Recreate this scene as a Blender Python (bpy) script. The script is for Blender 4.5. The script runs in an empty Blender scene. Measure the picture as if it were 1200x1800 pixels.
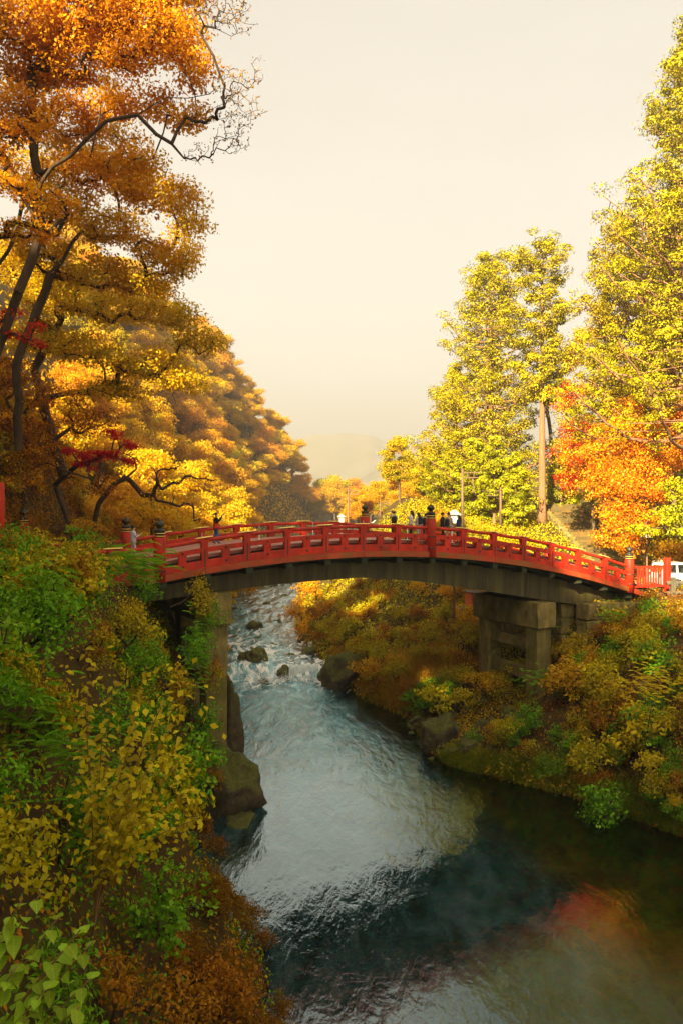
import bpy, bmesh, math, random
import numpy as np
from mathutils import Vector, Matrix, noise

# ------------------------------------------------------------------ camera, world, sun, exposure
SC = bpy.context.scene
COL = SC.collection
F = 1400.0          # focal length in photo pixels (photo is 1200 x 1800)
H = 12.5            # eye height over the lower river
HORIZON = 886.0
cam = bpy.data.cameras.new("camera")
cam_ob = bpy.data.objects.new("camera", cam)
COL.objects.link(cam_ob)
cam.sensor_fit = 'VERTICAL'
cam.sensor_height = 36
cam.lens = 36 * F / 1800
cam.shift_y = -(900 - HORIZON) / 1800
cam.clip_start = 0.1
cam.clip_end = 6000
cam_ob.location = (0, 0, H)
cam_ob.rotation_euler = (math.pi / 2, 0, 0)
SC.camera = cam_ob

TO_SUN = Vector((-0.34, -0.80, 0.50)).normalized()
SUN_ELEV = math.asin(TO_SUN.z)
world = bpy.data.worlds.new("World")
SC.world = world
world.use_nodes = True
wn, wl_ = world.node_tree.nodes, world.node_tree.links
wn.clear()
w_out = wn.new('ShaderNodeOutputWorld')
w_bg = wn.new('ShaderNodeBackground')
w_sky = wn.new('ShaderNodeTexSky')
w_sky.sky_type = 'NISHITA'
w_sky.sun_disc = False
w_sky.sun_elevation = SUN_ELEV
w_sky.sun_rotation = math.atan2(TO_SUN.x, TO_SUN.y)
w_sky.dust_density = 3.0
w_sky.air_density = 1.2
w_mix = wn.new('ShaderNodeMixRGB')
w_mix.inputs['Fac'].default_value = 0.5          # a milky veil of high cloud over the whole dome
w_mix.inputs['Color2'].default_value = (3.95, 3.72, 3.34, 1)
w_hs = wn.new('ShaderNodeHueSaturation')          # thin cloud greys the blue out of the sky
w_hs.inputs['Saturation'].default_value = 0.15
wl_.new(w_sky.outputs[0], w_hs.inputs['Color'])
w_tint = wn.new('ShaderNodeMixRGB')
w_tint.blend_type = 'MULTIPLY'
w_tint.inputs['Fac'].default_value = 1.0
w_tint.inputs['Color2'].default_value = (0.815, 0.77, 0.69, 1)
wl_.new(w_hs.outputs[0], w_tint.inputs['Color1'])
wl_.new(w_tint.outputs[0], w_mix.inputs['Color1'])
w_tc = wn.new('ShaderNodeTexCoord')
w_map = wn.new('ShaderNodeMapping')
w_map.inputs['Scale'].default_value = (1.0, 1.0, 2.6)
w_nz = wn.new('ShaderNodeTexNoise')
w_nz.inputs['Scale'].default_value = 1.7
w_nz.inputs['Detail'].default_value = 6
w_nz.inputs['Roughness'].default_value = 0.55
wl_.new(w_tc.outputs['Generated'], w_map.inputs['Vector'])
wl_.new(w_map.outputs[0], w_nz.inputs['Vector'])
w_cr = wn.new('ShaderNodeMapRange')                # faint unevenness of the cloud veil
w_cr.inputs['From Min'].default_value = 0.3
w_cr.inputs['From Max'].default_value = 0.7
w_cr.inputs['To Min'].default_value = 0.94
w_cr.inputs['To Max'].default_value = 1.06
wl_.new(w_nz.outputs['Fac'], w_cr.inputs['Value'])
w_mul = wn.new('ShaderNodeMixRGB')
w_mul.blend_type = 'MULTIPLY'
w_mul.inputs['Fac'].default_value = 1.0
wl_.new(w_mix.outputs[0], w_mul.inputs['Color1'])
wl_.new(w_cr.outputs[0], w_mul.inputs['Color2'])
wl_.new(w_mul.outputs[0], w_bg.inputs['Color'])
w_bg.inputs['Strength'].default_value = 0.05
wl_.new(w_bg.outputs[0], w_out.inputs['Surface'])

sun = bpy.data.lights.new("sun", 'SUN')
sun.energy = 5.0
sun.angle = math.radians(0.6)
sun.color = (1.0, 0.82, 0.50)
sun_ob = bpy.data.objects.new("sun", sun)
COL.objects.link(sun_ob)
sun_ob.location = TO_SUN * 100
sun_ob.rotation_euler = TO_SUN.to_track_quat('Z', 'Y').to_euler()

SC.view_settings.view_transform = 'Standard'
SC.view_settings.look = 'None'
SC.view_settings.exposure = 2.35
SC.view_settings.gamma = 1.0
SC.view_settings.use_curve_mapping = False
cy = SC.cycles
cy.max_bounces = 7
cy.diffuse_bounces = 4
cy.glossy_bounces = 3
cy.transmission_bounces = 4
cy.transparent_max_bounces = 8
cy.volume_bounces = 0
cy.use_denoising = True
cy.sample_clamp_indirect = 6.0

# ------------------------------------------------------------------ small helpers
random.seed(7)
R = np.random.default_rng(11)


def at(x, y, Y):
    """photo pixel at depth Y -> world point"""
    return np.array([(x - 600) / F * Y, Y, H - (y - HORIZON) / F * Y])


def np_mesh(name, V, Fa, smooth=False):
    V = np.ascontiguousarray(V, dtype=np.float32)
    Fa = np.ascontiguousarray(Fa, dtype=np.int32)
    me = bpy.data.meshes.new(name)
    n, k = Fa.shape
    me.vertices.add(len(V))
    me.vertices.foreach_set('co', V.ravel())
    me.loops.add(n * k)
    me.loops.foreach_set('vertex_index', Fa.ravel())
    me.polygons.add(n)
    me.polygons.foreach_set('loop_start', np.arange(n, dtype=np.int32) * k)
    if smooth:
        me.polygons.foreach_set('use_smooth', np.ones(n, dtype=bool))
    me.update(calc_edges=True)
    return me


def py_mesh(name, V, Fa, smooth=False):
    me = bpy.data.meshes.new(name)
    me.from_pydata([tuple(v) for v in V], [], Fa)
    if smooth:
        for p in me.polygons:
            p.use_smooth = True
    me.update()
    return me


def bm_mesh(name, bm, smooth=False):
    me = bpy.data.meshes.new(name)
    bm.to_mesh(me)
    bm.free()
    if smooth:
        for p in me.polygons:
            p.use_smooth = True
    return me


def ob(name, me, m=None, parent=None, loc=None, rot=None, scale=None):
    if m is not None and len(me.materials) == 0:
        me.materials.append(m)
    o = bpy.data.objects.new(name, me)
    COL.objects.link(o)
    if parent is not None:
        o.parent = parent
    if loc is not None:
        o.location = [float(c) for c in loc]
    if rot is not None:
        o.rotation_euler = rot
    if scale is not None:
        o.scale = scale
    return o


def tag(o, label, cat, group=None):
    o['label'] = label
    o['category'] = cat
    if group:
        o['group'] = group
    return o


def thing(name, label, cat, loc=(0, 0, 0), rotz=0.0, group=None):
    o = bpy.data.objects.new(name, None)
    COL.objects.link(o)
    o.empty_display_size = 0.2
    o.location = [float(c) for c in loc]
    o.rotation_euler = (0, 0, rotz)
    return tag(o, label, cat, group)


def structure(o, kind='structure'):
    o['kind'] = kind
    return o


def copy_tree(o, parent=None):
    c = o.copy()
    COL.objects.link(c)
    c.parent = parent
    for ch in o.children:
        copy_tree(ch, c)
    return c


def box_mesh(name, sx, sy, sz, bevel=0.0, center=True, taper=1.0):
    """box centred in x,y; z from 0 unless center"""
    bm = bmesh.new()
    bmesh.ops.create_cube(bm, size=1.0)
    for v in bm.verts:
        t = taper if v.co.z > 0 else 1.0
        v.co = Vector((v.co.x * sx * t, v.co.y * sy * t, v.co.z * sz + (0 if center else sz / 2)))
    if bevel > 0:
        bmesh.ops.bevel(bm, geom=bm.edges[:], offset=bevel, segments=1, affect='EDGES')
    return bm_mesh(name, bm)


def lathe_mesh(name, prof, n=14, smooth=True):
    """prof: list of (radius, z)"""
    V, Fa = [], []
    for r, z in prof:
        for i in range(n):
            a = 2 * math.pi * i / n
            V.append((r * math.cos(a), r * math.sin(a), z))
    for j in range(len(prof) - 1):
        for i in range(n):
            a, b = j * n + i, j * n + (i + 1) % n
            Fa.append((a, b, b + n, a + n))
    Fa.append(tuple(range(n - 1, -1, -1)))
    Fa.append(tuple(range((len(prof) - 1) * n, len(prof) * n)))
    return py_mesh(name, V, Fa, smooth)


def tube_mesh(name, pts, radii, n=6, smooth=True):
    pts = [Vector(p) for p in pts]
    V, Fa = [], []
    for i, p in enumerate(pts):
        d = (pts[min(i + 1, len(pts) - 1)] - pts[max(i - 1, 0)]).normalized()
        ref = Vector((0, 0, 1)) if abs(d.z) < 0.9 else Vector((1, 0, 0))
        a = d.cross(ref).normalized()
        b = d.cross(a)
        for k in range(n):
            t = 2 * math.pi * k / n
            V.append(p + (a * math.cos(t) + b * math.sin(t)) * radii[i])
    for i in range(len(pts) - 1):
        for k in range(n):
            q, w = i * n + k, i * n + (k + 1) % n
            Fa.append((q, q + n, w + n, w))
    Fa.append(tuple(range(n)))
    Fa.append(tuple(range(len(pts) * n - 1, (len(pts) - 1) * n - 1, -1)))
    return py_mesh(name, V, Fa, smooth)


# ------------------------------------------------------------------ materials
def new_mat(name):
    m = bpy.data.materials.new(name)
    m.use_nodes = True
    nt = m.node_tree
    for n in list(nt.nodes):
        nt.nodes.remove(n)
    out = nt.nodes.new('ShaderNodeOutputMaterial')
    return m, nt, out


def ramp(nt, stops, interp='LINEAR'):
    r = nt.nodes.new('ShaderNodeValToRGB')
    cr = r.color_ramp
    cr.interpolation = interp
    while len(cr.elements) < len(stops):
        cr.elements.new(0.5)
    for e, (p, c) in zip(cr.elements, stops):
        e.position = p
        e.color = (c[0], c[1], c[2], 1)
    return r


def tex_noise(nt, scale, detail=4, rough=0.55, vec=None, dist=0.0):
    n = nt.nodes.new('ShaderNodeTexNoise')
    n.inputs['Scale'].default_value = scale
    n.inputs['Detail'].default_value = detail
    n.inputs['Roughness'].default_value = rough
    n.inputs['Distortion'].default_value = dist
    if vec is not None:
        nt.links.new(vec, n.inputs['Vector'])
    return n


def coords(nt, kind='Object', scale=(1, 1, 1)):
    t = nt.nodes.new('ShaderNodeTexCoord')
    mp = nt.nodes.new('ShaderNodeMapping')
    mp.inputs['Scale'].default_value = scale
    nt.links.new(t.outputs[kind], mp.inputs['Vector'])
    return mp.outputs[0]


def leaf_mat(name, cols, trans=0.4, var=0.45, nscale=0.35, gloss=0.02):
    """cols: colours from dull to bright, picked per leaf, drifting through the crown"""
    m, nt, out = new_mat(name)
    geo = nt.nodes.new('ShaderNodeNewGeometry')
    vec = coords(nt)
    nz = tex_noise(nt, nscale, 3, 0.6, vec)
    mx = nt.nodes.new('ShaderNodeMath')
    mx.operation = 'MULTIPLY_ADD'
    mx.inputs[1].default_value = var
    nt.links.new(geo.outputs['Random Per Island'], mx.inputs[0])
    sub = nt.nodes.new('ShaderNodeMath')
    sub.operation = 'MULTIPLY_ADD'
    sub.inputs[1].default_value = 1.7
    sub.inputs[2].default_value = -0.35 - var * 0.5
    nt.links.new(nz.outputs['Fac'], sub.inputs[0])
    nt.links.new(sub.outputs[0], mx.inputs[2])
    rp = ramp(nt, [(i / (len(cols) - 1), c) for i, c in enumerate(cols)])
    nt.links.new(mx.outputs[0], rp.inputs[0])
    oi = nt.nodes.new('ShaderNodeObjectInfo')
    hs = nt.nodes.new('ShaderNodeHueSaturation')
    mr = nt.nodes.new('ShaderNodeMapRange')
    mr.inputs['To Min'].default_value = 0.485
    mr.inputs['To Max'].default_value = 0.512
    nt.links.new(oi.outputs['Random'], mr.inputs['Value'])
    nt.links.new(mr.outputs[0], hs.inputs['Hue'])
    nt.links.new(rp.outputs[0], hs.inputs['Color'])
    mul = nt.nodes.new('ShaderNodeMixRGB')
    mul.blend_type = 'MULTIPLY'
    mul.inputs['Fac'].default_value = 1.0
    nt.links.new(hs.outputs[0], mul.inputs['Color1'])
    nt.links.new(oi.outputs['Color'], mul.inputs['Color2'])
    df = nt.nodes.new('ShaderNodeBsdfDiffuse')
    tr = nt.nodes.new('ShaderNodeBsdfTranslucent')
    gl = nt.nodes.new('ShaderNodeBsdfGlossy')
    gl.inputs['Roughness'].default_value = 0.45
    gl.inputs['Color'].default_value = (0.9, 0.8, 0.4, 1)
    nt.links.new(mul.outputs[0], df.inputs['Color'])
    nt.links.new(mul.outputs[0], tr.inputs['Color'])
    m1 = nt.nodes.new('ShaderNodeMixShader')
    m1.inputs[0].default_value = trans
    nt.links.new(df.outputs[0], m1.inputs[1])
    nt.links.new(tr.outputs[0], m1.inputs[2])
    m2 = nt.nodes.new('ShaderNodeMixShader')
    m2.inputs[0].default_value = gloss
    nt.links.new(m1.outputs[0], m2.inputs[1])
    nt.links.new(gl.outputs[0], m2.inputs[2])
    nt.links.new(m2.outputs[0], out.inputs['Surface'])
    return m


def rough_mat(name, c1, c2, scale=3.0, rough=0.8, bump=0.3, c3=None, stretch=(1, 1, 1), metal=0.0, spec=0.3, dirt=None, pos=False):
    m, nt, out = new_mat(name)
    vec = coords(nt, 'Object', stretch)
    if pos:
        geo_ = nt.nodes.new('ShaderNodeNewGeometry')
        mp_ = nt.nodes.new('ShaderNodeMapping')
        mp_.inputs['Scale'].default_value = stretch
        nt.links.new(geo_.outputs['Position'], mp_.inputs['Vector'])
        vec = mp_.outputs[0]
    nz = tex_noise(nt, scale, 6, 0.65, vec)
    stops = [(0.3, c1), (0.68, c2)]
    if c3:
        stops = [(0.28, c1), (0.5, c2), (0.68, c3)]
    rp = ramp(nt, stops)
    nt.links.new(nz.outputs['Fac'], rp.inputs[0])
    col = rp.outputs[0]
    if dirt:
        nz2 = tex_noise(nt, scale * 0.35, 5, 0.7, vec)
        rp2 = ramp(nt, [(0.45, (0, 0, 0)), (0.7, (1, 1, 1))])
        nt.links.new(nz2.outputs['Fac'], rp2.inputs[0])
        mx = nt.nodes.new('ShaderNodeMixRGB')
        nt.links.new(rp2.outputs[0], mx.inputs['Fac'])
        nt.links.new(col, mx.inputs['Color1'])
        mx.inputs['Color2'].default_value = (*dirt, 1)
        col = mx.outputs[0]
    b = nt.nodes.new('ShaderNodeBsdfPrincipled')
    b.inputs['Roughness'].default_value = rough
    b.inputs['Metallic'].default_value = metal
    b.inputs['Specular IOR Level'].default_value = spec
    nt.links.new(col, b.inputs['Base Color'])
    if bump > 0:
        nz3 = tex_noise(nt, scale * 3, 5, 0.6, vec)
        bp = nt.nodes.new('ShaderNodeBump')
        bp.inputs['Strength'].default_value = bump
        bp.inputs['Distance'].default_value = 0.05
        nt.links.new(nz3.outputs['Fac'], bp.inputs['Height'])
        nt.links.new(bp.outputs[0], b.inputs['Normal'])
    nt.links.new(b.outputs[0], out.inputs['Surface'])
    return m


M = {}
M['red'] = rough_mat('red_lacquer', (0.36, 0.014, 0.005), (0.62, 0.034, 0.008), 3.2, 0.5, 0.2, dirt=(0.24, 0.026, 0.011), spec=0.25, pos=True, stretch=(1, 1, 0.6))
M['red_edge'] = rough_mat('weathered_red_beam', (0.22, 0.05, 0.012), (0.50, 0.05, 0.012), 1.8, 0.6, 0.2, dirt=(0.22, 0.10, 0.02), pos=True)
M['bronze'] = rough_mat('dark_bronze', (0.035, 0.035, 0.028), (0.075, 0.07, 0.05), 6, 0.45, 0.1, metal=0.6)
M['gold'] = rough_mat('gilded_copper', (0.75, 0.48, 0.10), (0.9, 0.62, 0.16), 6, 0.4, 0.05, metal=0.25)
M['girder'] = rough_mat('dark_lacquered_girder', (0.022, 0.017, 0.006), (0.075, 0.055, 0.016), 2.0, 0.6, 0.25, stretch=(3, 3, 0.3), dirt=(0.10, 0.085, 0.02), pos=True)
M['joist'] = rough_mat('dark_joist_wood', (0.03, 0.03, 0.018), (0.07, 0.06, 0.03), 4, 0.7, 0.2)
M['copper_green'] = rough_mat('green_copper_tip', (0.035, 0.05, 0.025), (0.06, 0.08, 0.035), 5, 0.6, 0.2)
M['deck'] = rough_mat('worn_deck', (0.30, 0.12, 0.08), (0.42, 0.20, 0.14), 2.5, 0.7, 0.15)
M['steel'] = rough_mat('pale_steel', (0.55, 0.55, 0.5), (0.7, 0.7, 0.65), 8, 0.35, 0.05, metal=0.5)
M['stone'] = rough_mat('mossy_pier_stone', (0.09, 0.065, 0.017), (0.32, 0.235, 0.07), 2.2, 0.9, 1.0, dirt=(0.10, 0.095, 0.014), pos=True, stretch=(1, 1, 0.55))
M['rock'] = None
M['bark'] = rough_mat('dark_bark', (0.030, 0.019, 0.010), (0.085, 0.052, 0.026), 5, 0.9, 0.8, stretch=(1, 1, 0.3))
M['bark_far'] = rough_mat('grey_brown_bark', (0.075, 0.05, 0.03), (0.16, 0.11, 0.065), 4, 0.9, 0.5, stretch=(1, 1, 0.3))
M['cedar_bark'] = rough_mat('reddish_cedar_bark', (0.16, 0.075, 0.035), (0.34, 0.18, 0.09), 3, 0.9, 0.8, stretch=(5, 5, 0.35))
M['wood_dark'] = rough_mat('weathered_fence_wood', (0.05, 0.045, 0.03), (0.13, 0.11, 0.07), 5, 0.85, 0.4, stretch=(1, 1, 0.4))
M['wood_brown'] = rough_mat('brown_wood', (0.16, 0.08, 0.03), (0.28, 0.15, 0.06), 5, 0.8, 0.3, stretch=(1, 1, 0.4))
M['pole'] = rough_mat('brown_painted_pole', (0.10, 0.06, 0.03), (0.16, 0.10, 0.05), 5, 0.6, 0.1)
M['paper'] = rough_mat('lantern_paper', (0.78, 0.74, 0.62), (0.85, 0.82, 0.72), 6, 0.7, 0.02)
M['roof_grey'] = rough_mat('grey_lantern_roof', (0.45, 0.42, 0.36), (0.6, 0.57, 0.5), 6, 0.6, 0.1)
M['car'] = rough_mat('white_car_paint', (0.76, 0.76, 0.74), (0.8, 0.8, 0.78), 2, 0.18, 0.0, spec=0.6)
M['rubber'] = rough_mat('tyre_rubber', (0.02, 0.02, 0.02), (0.04, 0.04, 0.04), 9, 0.8, 0.2)
M['seat'] = rough_mat('grey_car_seat', (0.06, 0.06, 0.06), (0.10, 0.10, 0.09), 9, 0.8, 0.2)
M['tail'] = rough_mat('red_tail_lamp', (0.45, 0.02, 0.02), (0.5, 0.03, 0.02), 9, 0.25, 0.0)
M['asphalt'] = rough_mat('asphalt', (0.04, 0.04, 0.038), (0.07, 0.068, 0.06), 20, 0.9, 0.3)
M['step'] = rough_mat('worn_stair_stone', (0.06, 0.045, 0.015), (0.13, 0.095, 0.03), 2, 0.9, 0.6, dirt=(0.20, 0.11, 0.02), pos=True)
M['hut'] = rough_mat('orange_red_board', (0.50, 0.10, 0.03), (0.62, 0.15, 0.05), 3, 0.6, 0.15)
M['mount'] = rough_mat('far_mountain', (0.10, 0.09, 0.05), (0.20, 0.17, 0.10), 0.012, 0.95, 0.0)


def rock_material():
    m, nt, out = new_mat('mossy_rock')
    vec = coords(nt)
    nz = tex_noise(nt, 1.6, 8, 0.7, vec)
    rp = ramp(nt, [(0.28, (0.018, 0.012, 0.004)), (0.5, (0.07, 0.046, 0.016)), (0.72, (0.16, 0.11, 0.045))])
    nt.links.new(nz.outputs['Fac'], rp.inputs[0])
    geo = nt.nodes.new('ShaderNodeNewGeometry')
    sp = nt.nodes.new('ShaderNodeSeparateXYZ')
    nt.links.new(geo.outputs['Normal'], sp.inputs[0])
    nz2 = tex_noise(nt, 2.4, 6, 0.7, vec)
    add = nt.nodes.new('ShaderNodeMath')
    add.operation = 'MULTIPLY_ADD'
    add.inputs[1].default_value = 0.75
    nt.links.new(sp.outputs['Z'], add.inputs[0])
    nt.links.new(nz2.outputs['Fac'], add.inputs[2])
    r2 = ramp(nt, [(0.55, (0, 0, 0)), (0.85, (1, 1, 1))])
    nt.links.new(add.outputs[0], r2.inputs[0])
    nz3 = tex_noise(nt, 9, 5, 0.7, vec)
    r3 = ramp(nt, [(0.3, (0.045, 0.055, 0.006)), (0.7, (0.17, 0.16, 0.014))])
    nt.links.new(nz3.outputs['Fac'], r3.inputs[0])
    mx = nt.nodes.new('ShaderNodeMixRGB')
    nt.links.new(r2.outputs[0], mx.inputs['Fac'])
    nt.links.new(rp.outputs[0], mx.inputs['Color1'])
    nt.links.new(r3.outputs[0], mx.inputs['Color2'])
    b = nt.nodes.new('ShaderNodeBsdfPrincipled')
    b.inputs['Roughness'].default_value = 0.85
    nt.links.new(mx.outputs[0], b.inputs['Base Color'])
    bp = nt.nodes.new('ShaderNodeBump')
    bp.inputs['Strength'].default_value = 1.0
    bp.inputs['Distance'].default_value = 0.22
    nz4 = tex_noise(nt, 4, 9, 0.75, vec)
    nt.links.new(nz4.outputs['Fac'], bp.inputs['Height'])
    nt.links.new(bp.outputs[0], b.inputs['Normal'])
    nt.links.new(b.outputs[0], out.inputs['Surface'])
    return m


M['rock'] = rock_material()


def terrain_material():
    m, nt, out = new_mat('leaf_littered_ground')
    vec = coords(nt)
    nz = tex_noise(nt, 0.9, 8, 0.7, vec)
    rp = ramp(nt, [(0.3, (0.035, 0.026, 0.010)), (0.5, (0.085, 0.050, 0.016)), (0.62, (0.075, 0.070, 0.015)), (0.75, (0.15, 0.085, 0.02))])
    nt.links.new(nz.outputs['Fac'], rp.inputs[0])
    # gravel bed under the river
    vo = nt.nodes.new('ShaderNodeTexVoronoi')
    vo.inputs['Scale'].default_value = 3.2
    nt.links.new(vec, vo.inputs['Vector'])
    nzb = tex_noise(nt, 0.45, 5, 0.65, vec)
    rb = ramp(nt, [(0.3, (0.030, 0.036, 0.006)), (0.5, (0.10, 0.070, 0.012)), (0.7, (0.18, 0.12, 0.02))])
    nt.links.new(nzb.outputs['Fac'], rb.inputs[0])
    mulc = nt.nodes.new('ShaderNodeMixRGB')
    mulc.blend_type = 'MULTIPLY'
    mulc.inputs['Fac'].default_value = 0.75
    nt.links.new(rb.outputs[0], mulc.inputs['Color1'])
    nt.links.new(vo.outputs['Color'], mulc.inputs['Color2'])
    geo = nt.nodes.new('ShaderNodeNewGeometry')
    sp = nt.nodes.new('ShaderNodeSeparateXYZ')
    nt.links.new(geo.outputs['Position'], sp.inputs[0])
    mr = nt.nodes.new('ShaderNodeMapRange')
    mr.inputs['From Min'].default_value = -0.7
    mr.inputs['From Max'].default_value = -0.45
    nt.links.new(sp.outputs['Z'], mr.inputs['Value'])
    mx = nt.nodes.new('ShaderNodeMixRGB')
    nt.links.new(mr.outputs[0], mx.inputs['Fac'])
    nt.links.new(mulc.outputs[0], mx.inputs['Color1'])
    nt.links.new(rp.outputs[0], mx.inputs['Color2'])
    b = nt.nodes.new('ShaderNodeBsdfPrincipled')
    b.inputs['Roughness'].default_value = 0.95
    b.inputs['Specular IOR Level'].default_value = 0.1
    nt.links.new(mx.outputs[0], b.inputs['Base Color'])
    bp = nt.nodes.new('ShaderNodeBump')
    bp.inputs['Strength'].default_value = 0.9
    bp.inputs['Distance'].default_value = 0.15
    nz4 = tex_noise(nt, 3, 8, 0.7, vec)
    nt.links.new(nz4.outputs['Fac'], bp.inputs['Height'])
    nt.links.new(bp.outputs[0], b.inputs['Normal'])
    nt.links.new(b.outputs[0], out.inputs['Surface'])
    return m


M['ground'] = terrain_material()


def math_node(nt, op, a, b=None, c=None, clamp=False):
    n = nt.nodes.new('ShaderNodeMath')
    n.operation = op
    n.use_clamp = clamp
    for i, v in enumerate((a, b, c)):
        if v is None:
            continue
        if isinstance(v, (int, float)):
            n.inputs[i].default_value = v
        else:
            nt.links.new(v, n.inputs[i])
    return n.outputs[0]


def map_range(nt, v, a, b, c=0.0, d=1.0, smooth=True):
    n = nt.nodes.new('ShaderNodeMapRange')
    if smooth:
        n.interpolation_type = 'SMOOTHSTEP'
    n.inputs['From Min'].default_value = a
    n.inputs['From Max'].default_value = b
    n.inputs['To Min'].default_value = c
    n.inputs['To Max'].default_value = d
    nt.links.new(v, n.inputs['Value'])
    return n.outputs[0]


def water_material():
    m, nt, out = new_mat('river_water')
    geo = nt.nodes.new('ShaderNodeNewGeometry')
    sp = nt.nodes.new('ShaderNodeSeparateXYZ')
    nt.links.new(geo.outputs['Position'], sp.inputs[0])
    X, Y = sp.outputs['X'], math_node(nt, 'MULTIPLY', sp.outputs['Y'], 1 / 1.056)
    vec = coords(nt, 'Object', (1.25, 0.42, 1.0))
    # ripples, stronger in the current, calm in the shallows on the right
    n1 = tex_noise(nt, 1.3, 4, 0.6, vec, 0.8)
    n2 = tex_noise(nt, 5.0, 3, 0.6, vec, 0.5)
    nb = math_node(nt, 'MULTIPLY_ADD', n2.outputs['Fac'], 0.34, n1.outputs['Fac'])
    calm = map_range(nt, math_node(nt, 'MULTIPLY_ADD', Y, -0.12, X), -3.5, 3.0, 1.0, 0.45)
    strength = math_node(nt, 'MULTIPLY', calm, map_range(nt, Y, 27, 52, 0.25, 0.7))
    bp = nt.nodes.new('ShaderNodeBump')
    bp.inputs['Distance'].default_value = 0.16
    nt.links.new(strength, bp.inputs['Strength'])
    nt.links.new(nb, bp.inputs['Height'])
    gl = nt.nodes.new('ShaderNodeBsdfGlossy')
    gl.inputs['Roughness'].default_value = 0.02
    gl.inputs['Color'].default_value = (0.80, 0.95, 1.0, 1)
    nt.links.new(bp.outputs[0], gl.inputs['Normal'])
    tr = nt.nodes.new('ShaderNodeBsdfTransparent')
    tr.inputs['Color'].default_value = (0.55, 0.72, 0.60, 1)
    df = nt.nodes.new('ShaderNodeBsdfDiffuse')
    # aerated turquoise water below the fall, thinning out downstream
    nA = tex_noise(nt, 0.7, 5, 0.65, vec, 1.2)
    tq = ramp(nt, [(0.32, (0.03, 0.15, 0.18)), (0.52, (0.09, 0.33, 0.38)), (0.72, (0.42, 0.62, 0.64))])
    nt.links.new(nA.outputs['Fac'], tq.inputs[0])
    # white foam
    vf = coords(nt, 'Object', (1.0, 0.40, 1.0))
    nF = tex_noise(nt, 1.1, 8, 0.72, vf, 1.5)
    up = map_range(nt, Y, 47, 58, 0.0, 1.0)
    up2 = map_range(nt, Y, 60, 78, 1.0, 0.62)
    thr = math_node(nt, 'MULTIPLY_ADD', math_node(nt, 'MULTIPLY', up, up2), 0.215, nF.outputs['Fac'])
    foam = map_range(nt, thr, 0.66, 0.78)
    fm = nt.nodes.new('ShaderNodeMixRGB')
    nt.links.new(foam, fm.inputs['Fac'])
    nt.links.new(tq.outputs[0], fm.inputs['Color1'])
    fm.inputs['Color2'].default_value = (0.86, 0.86, 0.82, 1)
    nt.links.new(fm.outputs[0], df.inputs['Color'])
    nt.links.new(bp.outputs[0], df.inputs['Normal'])
    right = map_range(nt, math_node(nt, 'MULTIPLY_ADD', Y, 0.30, X), 13.2, 16.5, 1.0, 0.0)
    aer = math_node(nt, 'MULTIPLY', map_range(nt, Y, 27, 47, 0.10, 0.95), right)
    aer = math_node(nt, 'MULTIPLY', aer, map_range(nt, nA.outputs['Fac'], 0.3, 0.6, 0.45, 1.0))
    aer = math_node(nt, 'MAXIMUM', aer, foam)
    body = nt.nodes.new('ShaderNodeMixShader')
    nt.links.new(aer, body.inputs[0])
    nt.links.new(tr.outputs[0], body.inputs[1])
    nt.links.new(df.outputs[0], body.inputs[2])
    fr = nt.nodes.new('ShaderNodeFresnel')
    fr.inputs['IOR'].default_value = 2.1
    nt.links.new(bp.outputs[0], fr.inputs['Normal'])
    frs = math_node(nt, 'MULTIPLY', fr.outputs[0], math_node(nt, 'MULTIPLY', math_node(nt, 'MULTIPLY_ADD', foam, -0.6, 1.0), math_node(nt, 'MULTIPLY', map_range(nt, math_node(nt, 'MULTIPLY_ADD', Y, 0.05, X), 2.0, 6.0, 1.5, 0.75), map_range(nt, aer, 0.2, 0.8, 1.0, 0.55))), clamp=True)
    mx = nt.nodes.new('ShaderNodeMixShader')
    nt.links.new(frs, mx.inputs[0])
    nt.links.new(body.outputs[0], mx.inputs[1])
    nt.links.new(gl.outputs[0], mx.inputs[2])
    nt.links.new(mx.outputs[0], out.inputs['Surface'])
    return m


M['water'] = water_material()

# foliage colours
M['lf_orange'] = leaf_mat('orange_brown_leaves', [(0.246, 0.095, 0.004), (0.515, 0.179, 0.005), (0.739, 0.291, 0.006), (0.784, 0.426, 0.01), (0.403, 0.325, 0.01)], trans=0.5)
M['lf_yellow'] = leaf_mat('golden_yellow_leaves', [(0.40, 0.23, 0.005), (0.62, 0.37, 0.006), (0.76, 0.48, 0.008), (0.58, 0.43, 0.01), (0.36, 0.33, 0.01)], trans=0.5)
M['lf_amber'] = leaf_mat('amber_leaves', [(0.40, 0.19, 0.005), (0.60, 0.30, 0.006), (0.74, 0.42, 0.008), (0.78, 0.50, 0.01)], trans=0.5)
M['lf_red'] = leaf_mat('scarlet_maple_leaves', [(0.40, 0.022, 0.004), (0.62, 0.035, 0.005), (0.72, 0.07, 0.006)], trans=0.5)
M['lf_flame'] = leaf_mat('flame_maple_leaves', [(0.76, 0.13, 0.005), (0.82, 0.25, 0.006), (0.84, 0.40, 0.008), (0.86, 0.52, 0.01)], nscale=0.25)
M['lf_brown'] = leaf_mat('rusty_brown_leaves', [(0.135, 0.057, 0.004), (0.27, 0.108, 0.005), (0.446, 0.182, 0.006), (0.365, 0.216, 0.008)], trans=0.3)
M['lf_olive'] = leaf_mat('olive_leaves', [(0.165, 0.15, 0.003), (0.315, 0.27, 0.004), (0.51, 0.39, 0.006), (0.45, 0.24, 0.006)], trans=0.3)
M['lf_green'] = leaf_mat('green_leaves', [(0.05, 0.15, 0.004), (0.106, 0.275, 0.006), (0.188, 0.4, 0.01), (0.35, 0.4, 0.01)], trans=0.3)
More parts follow.
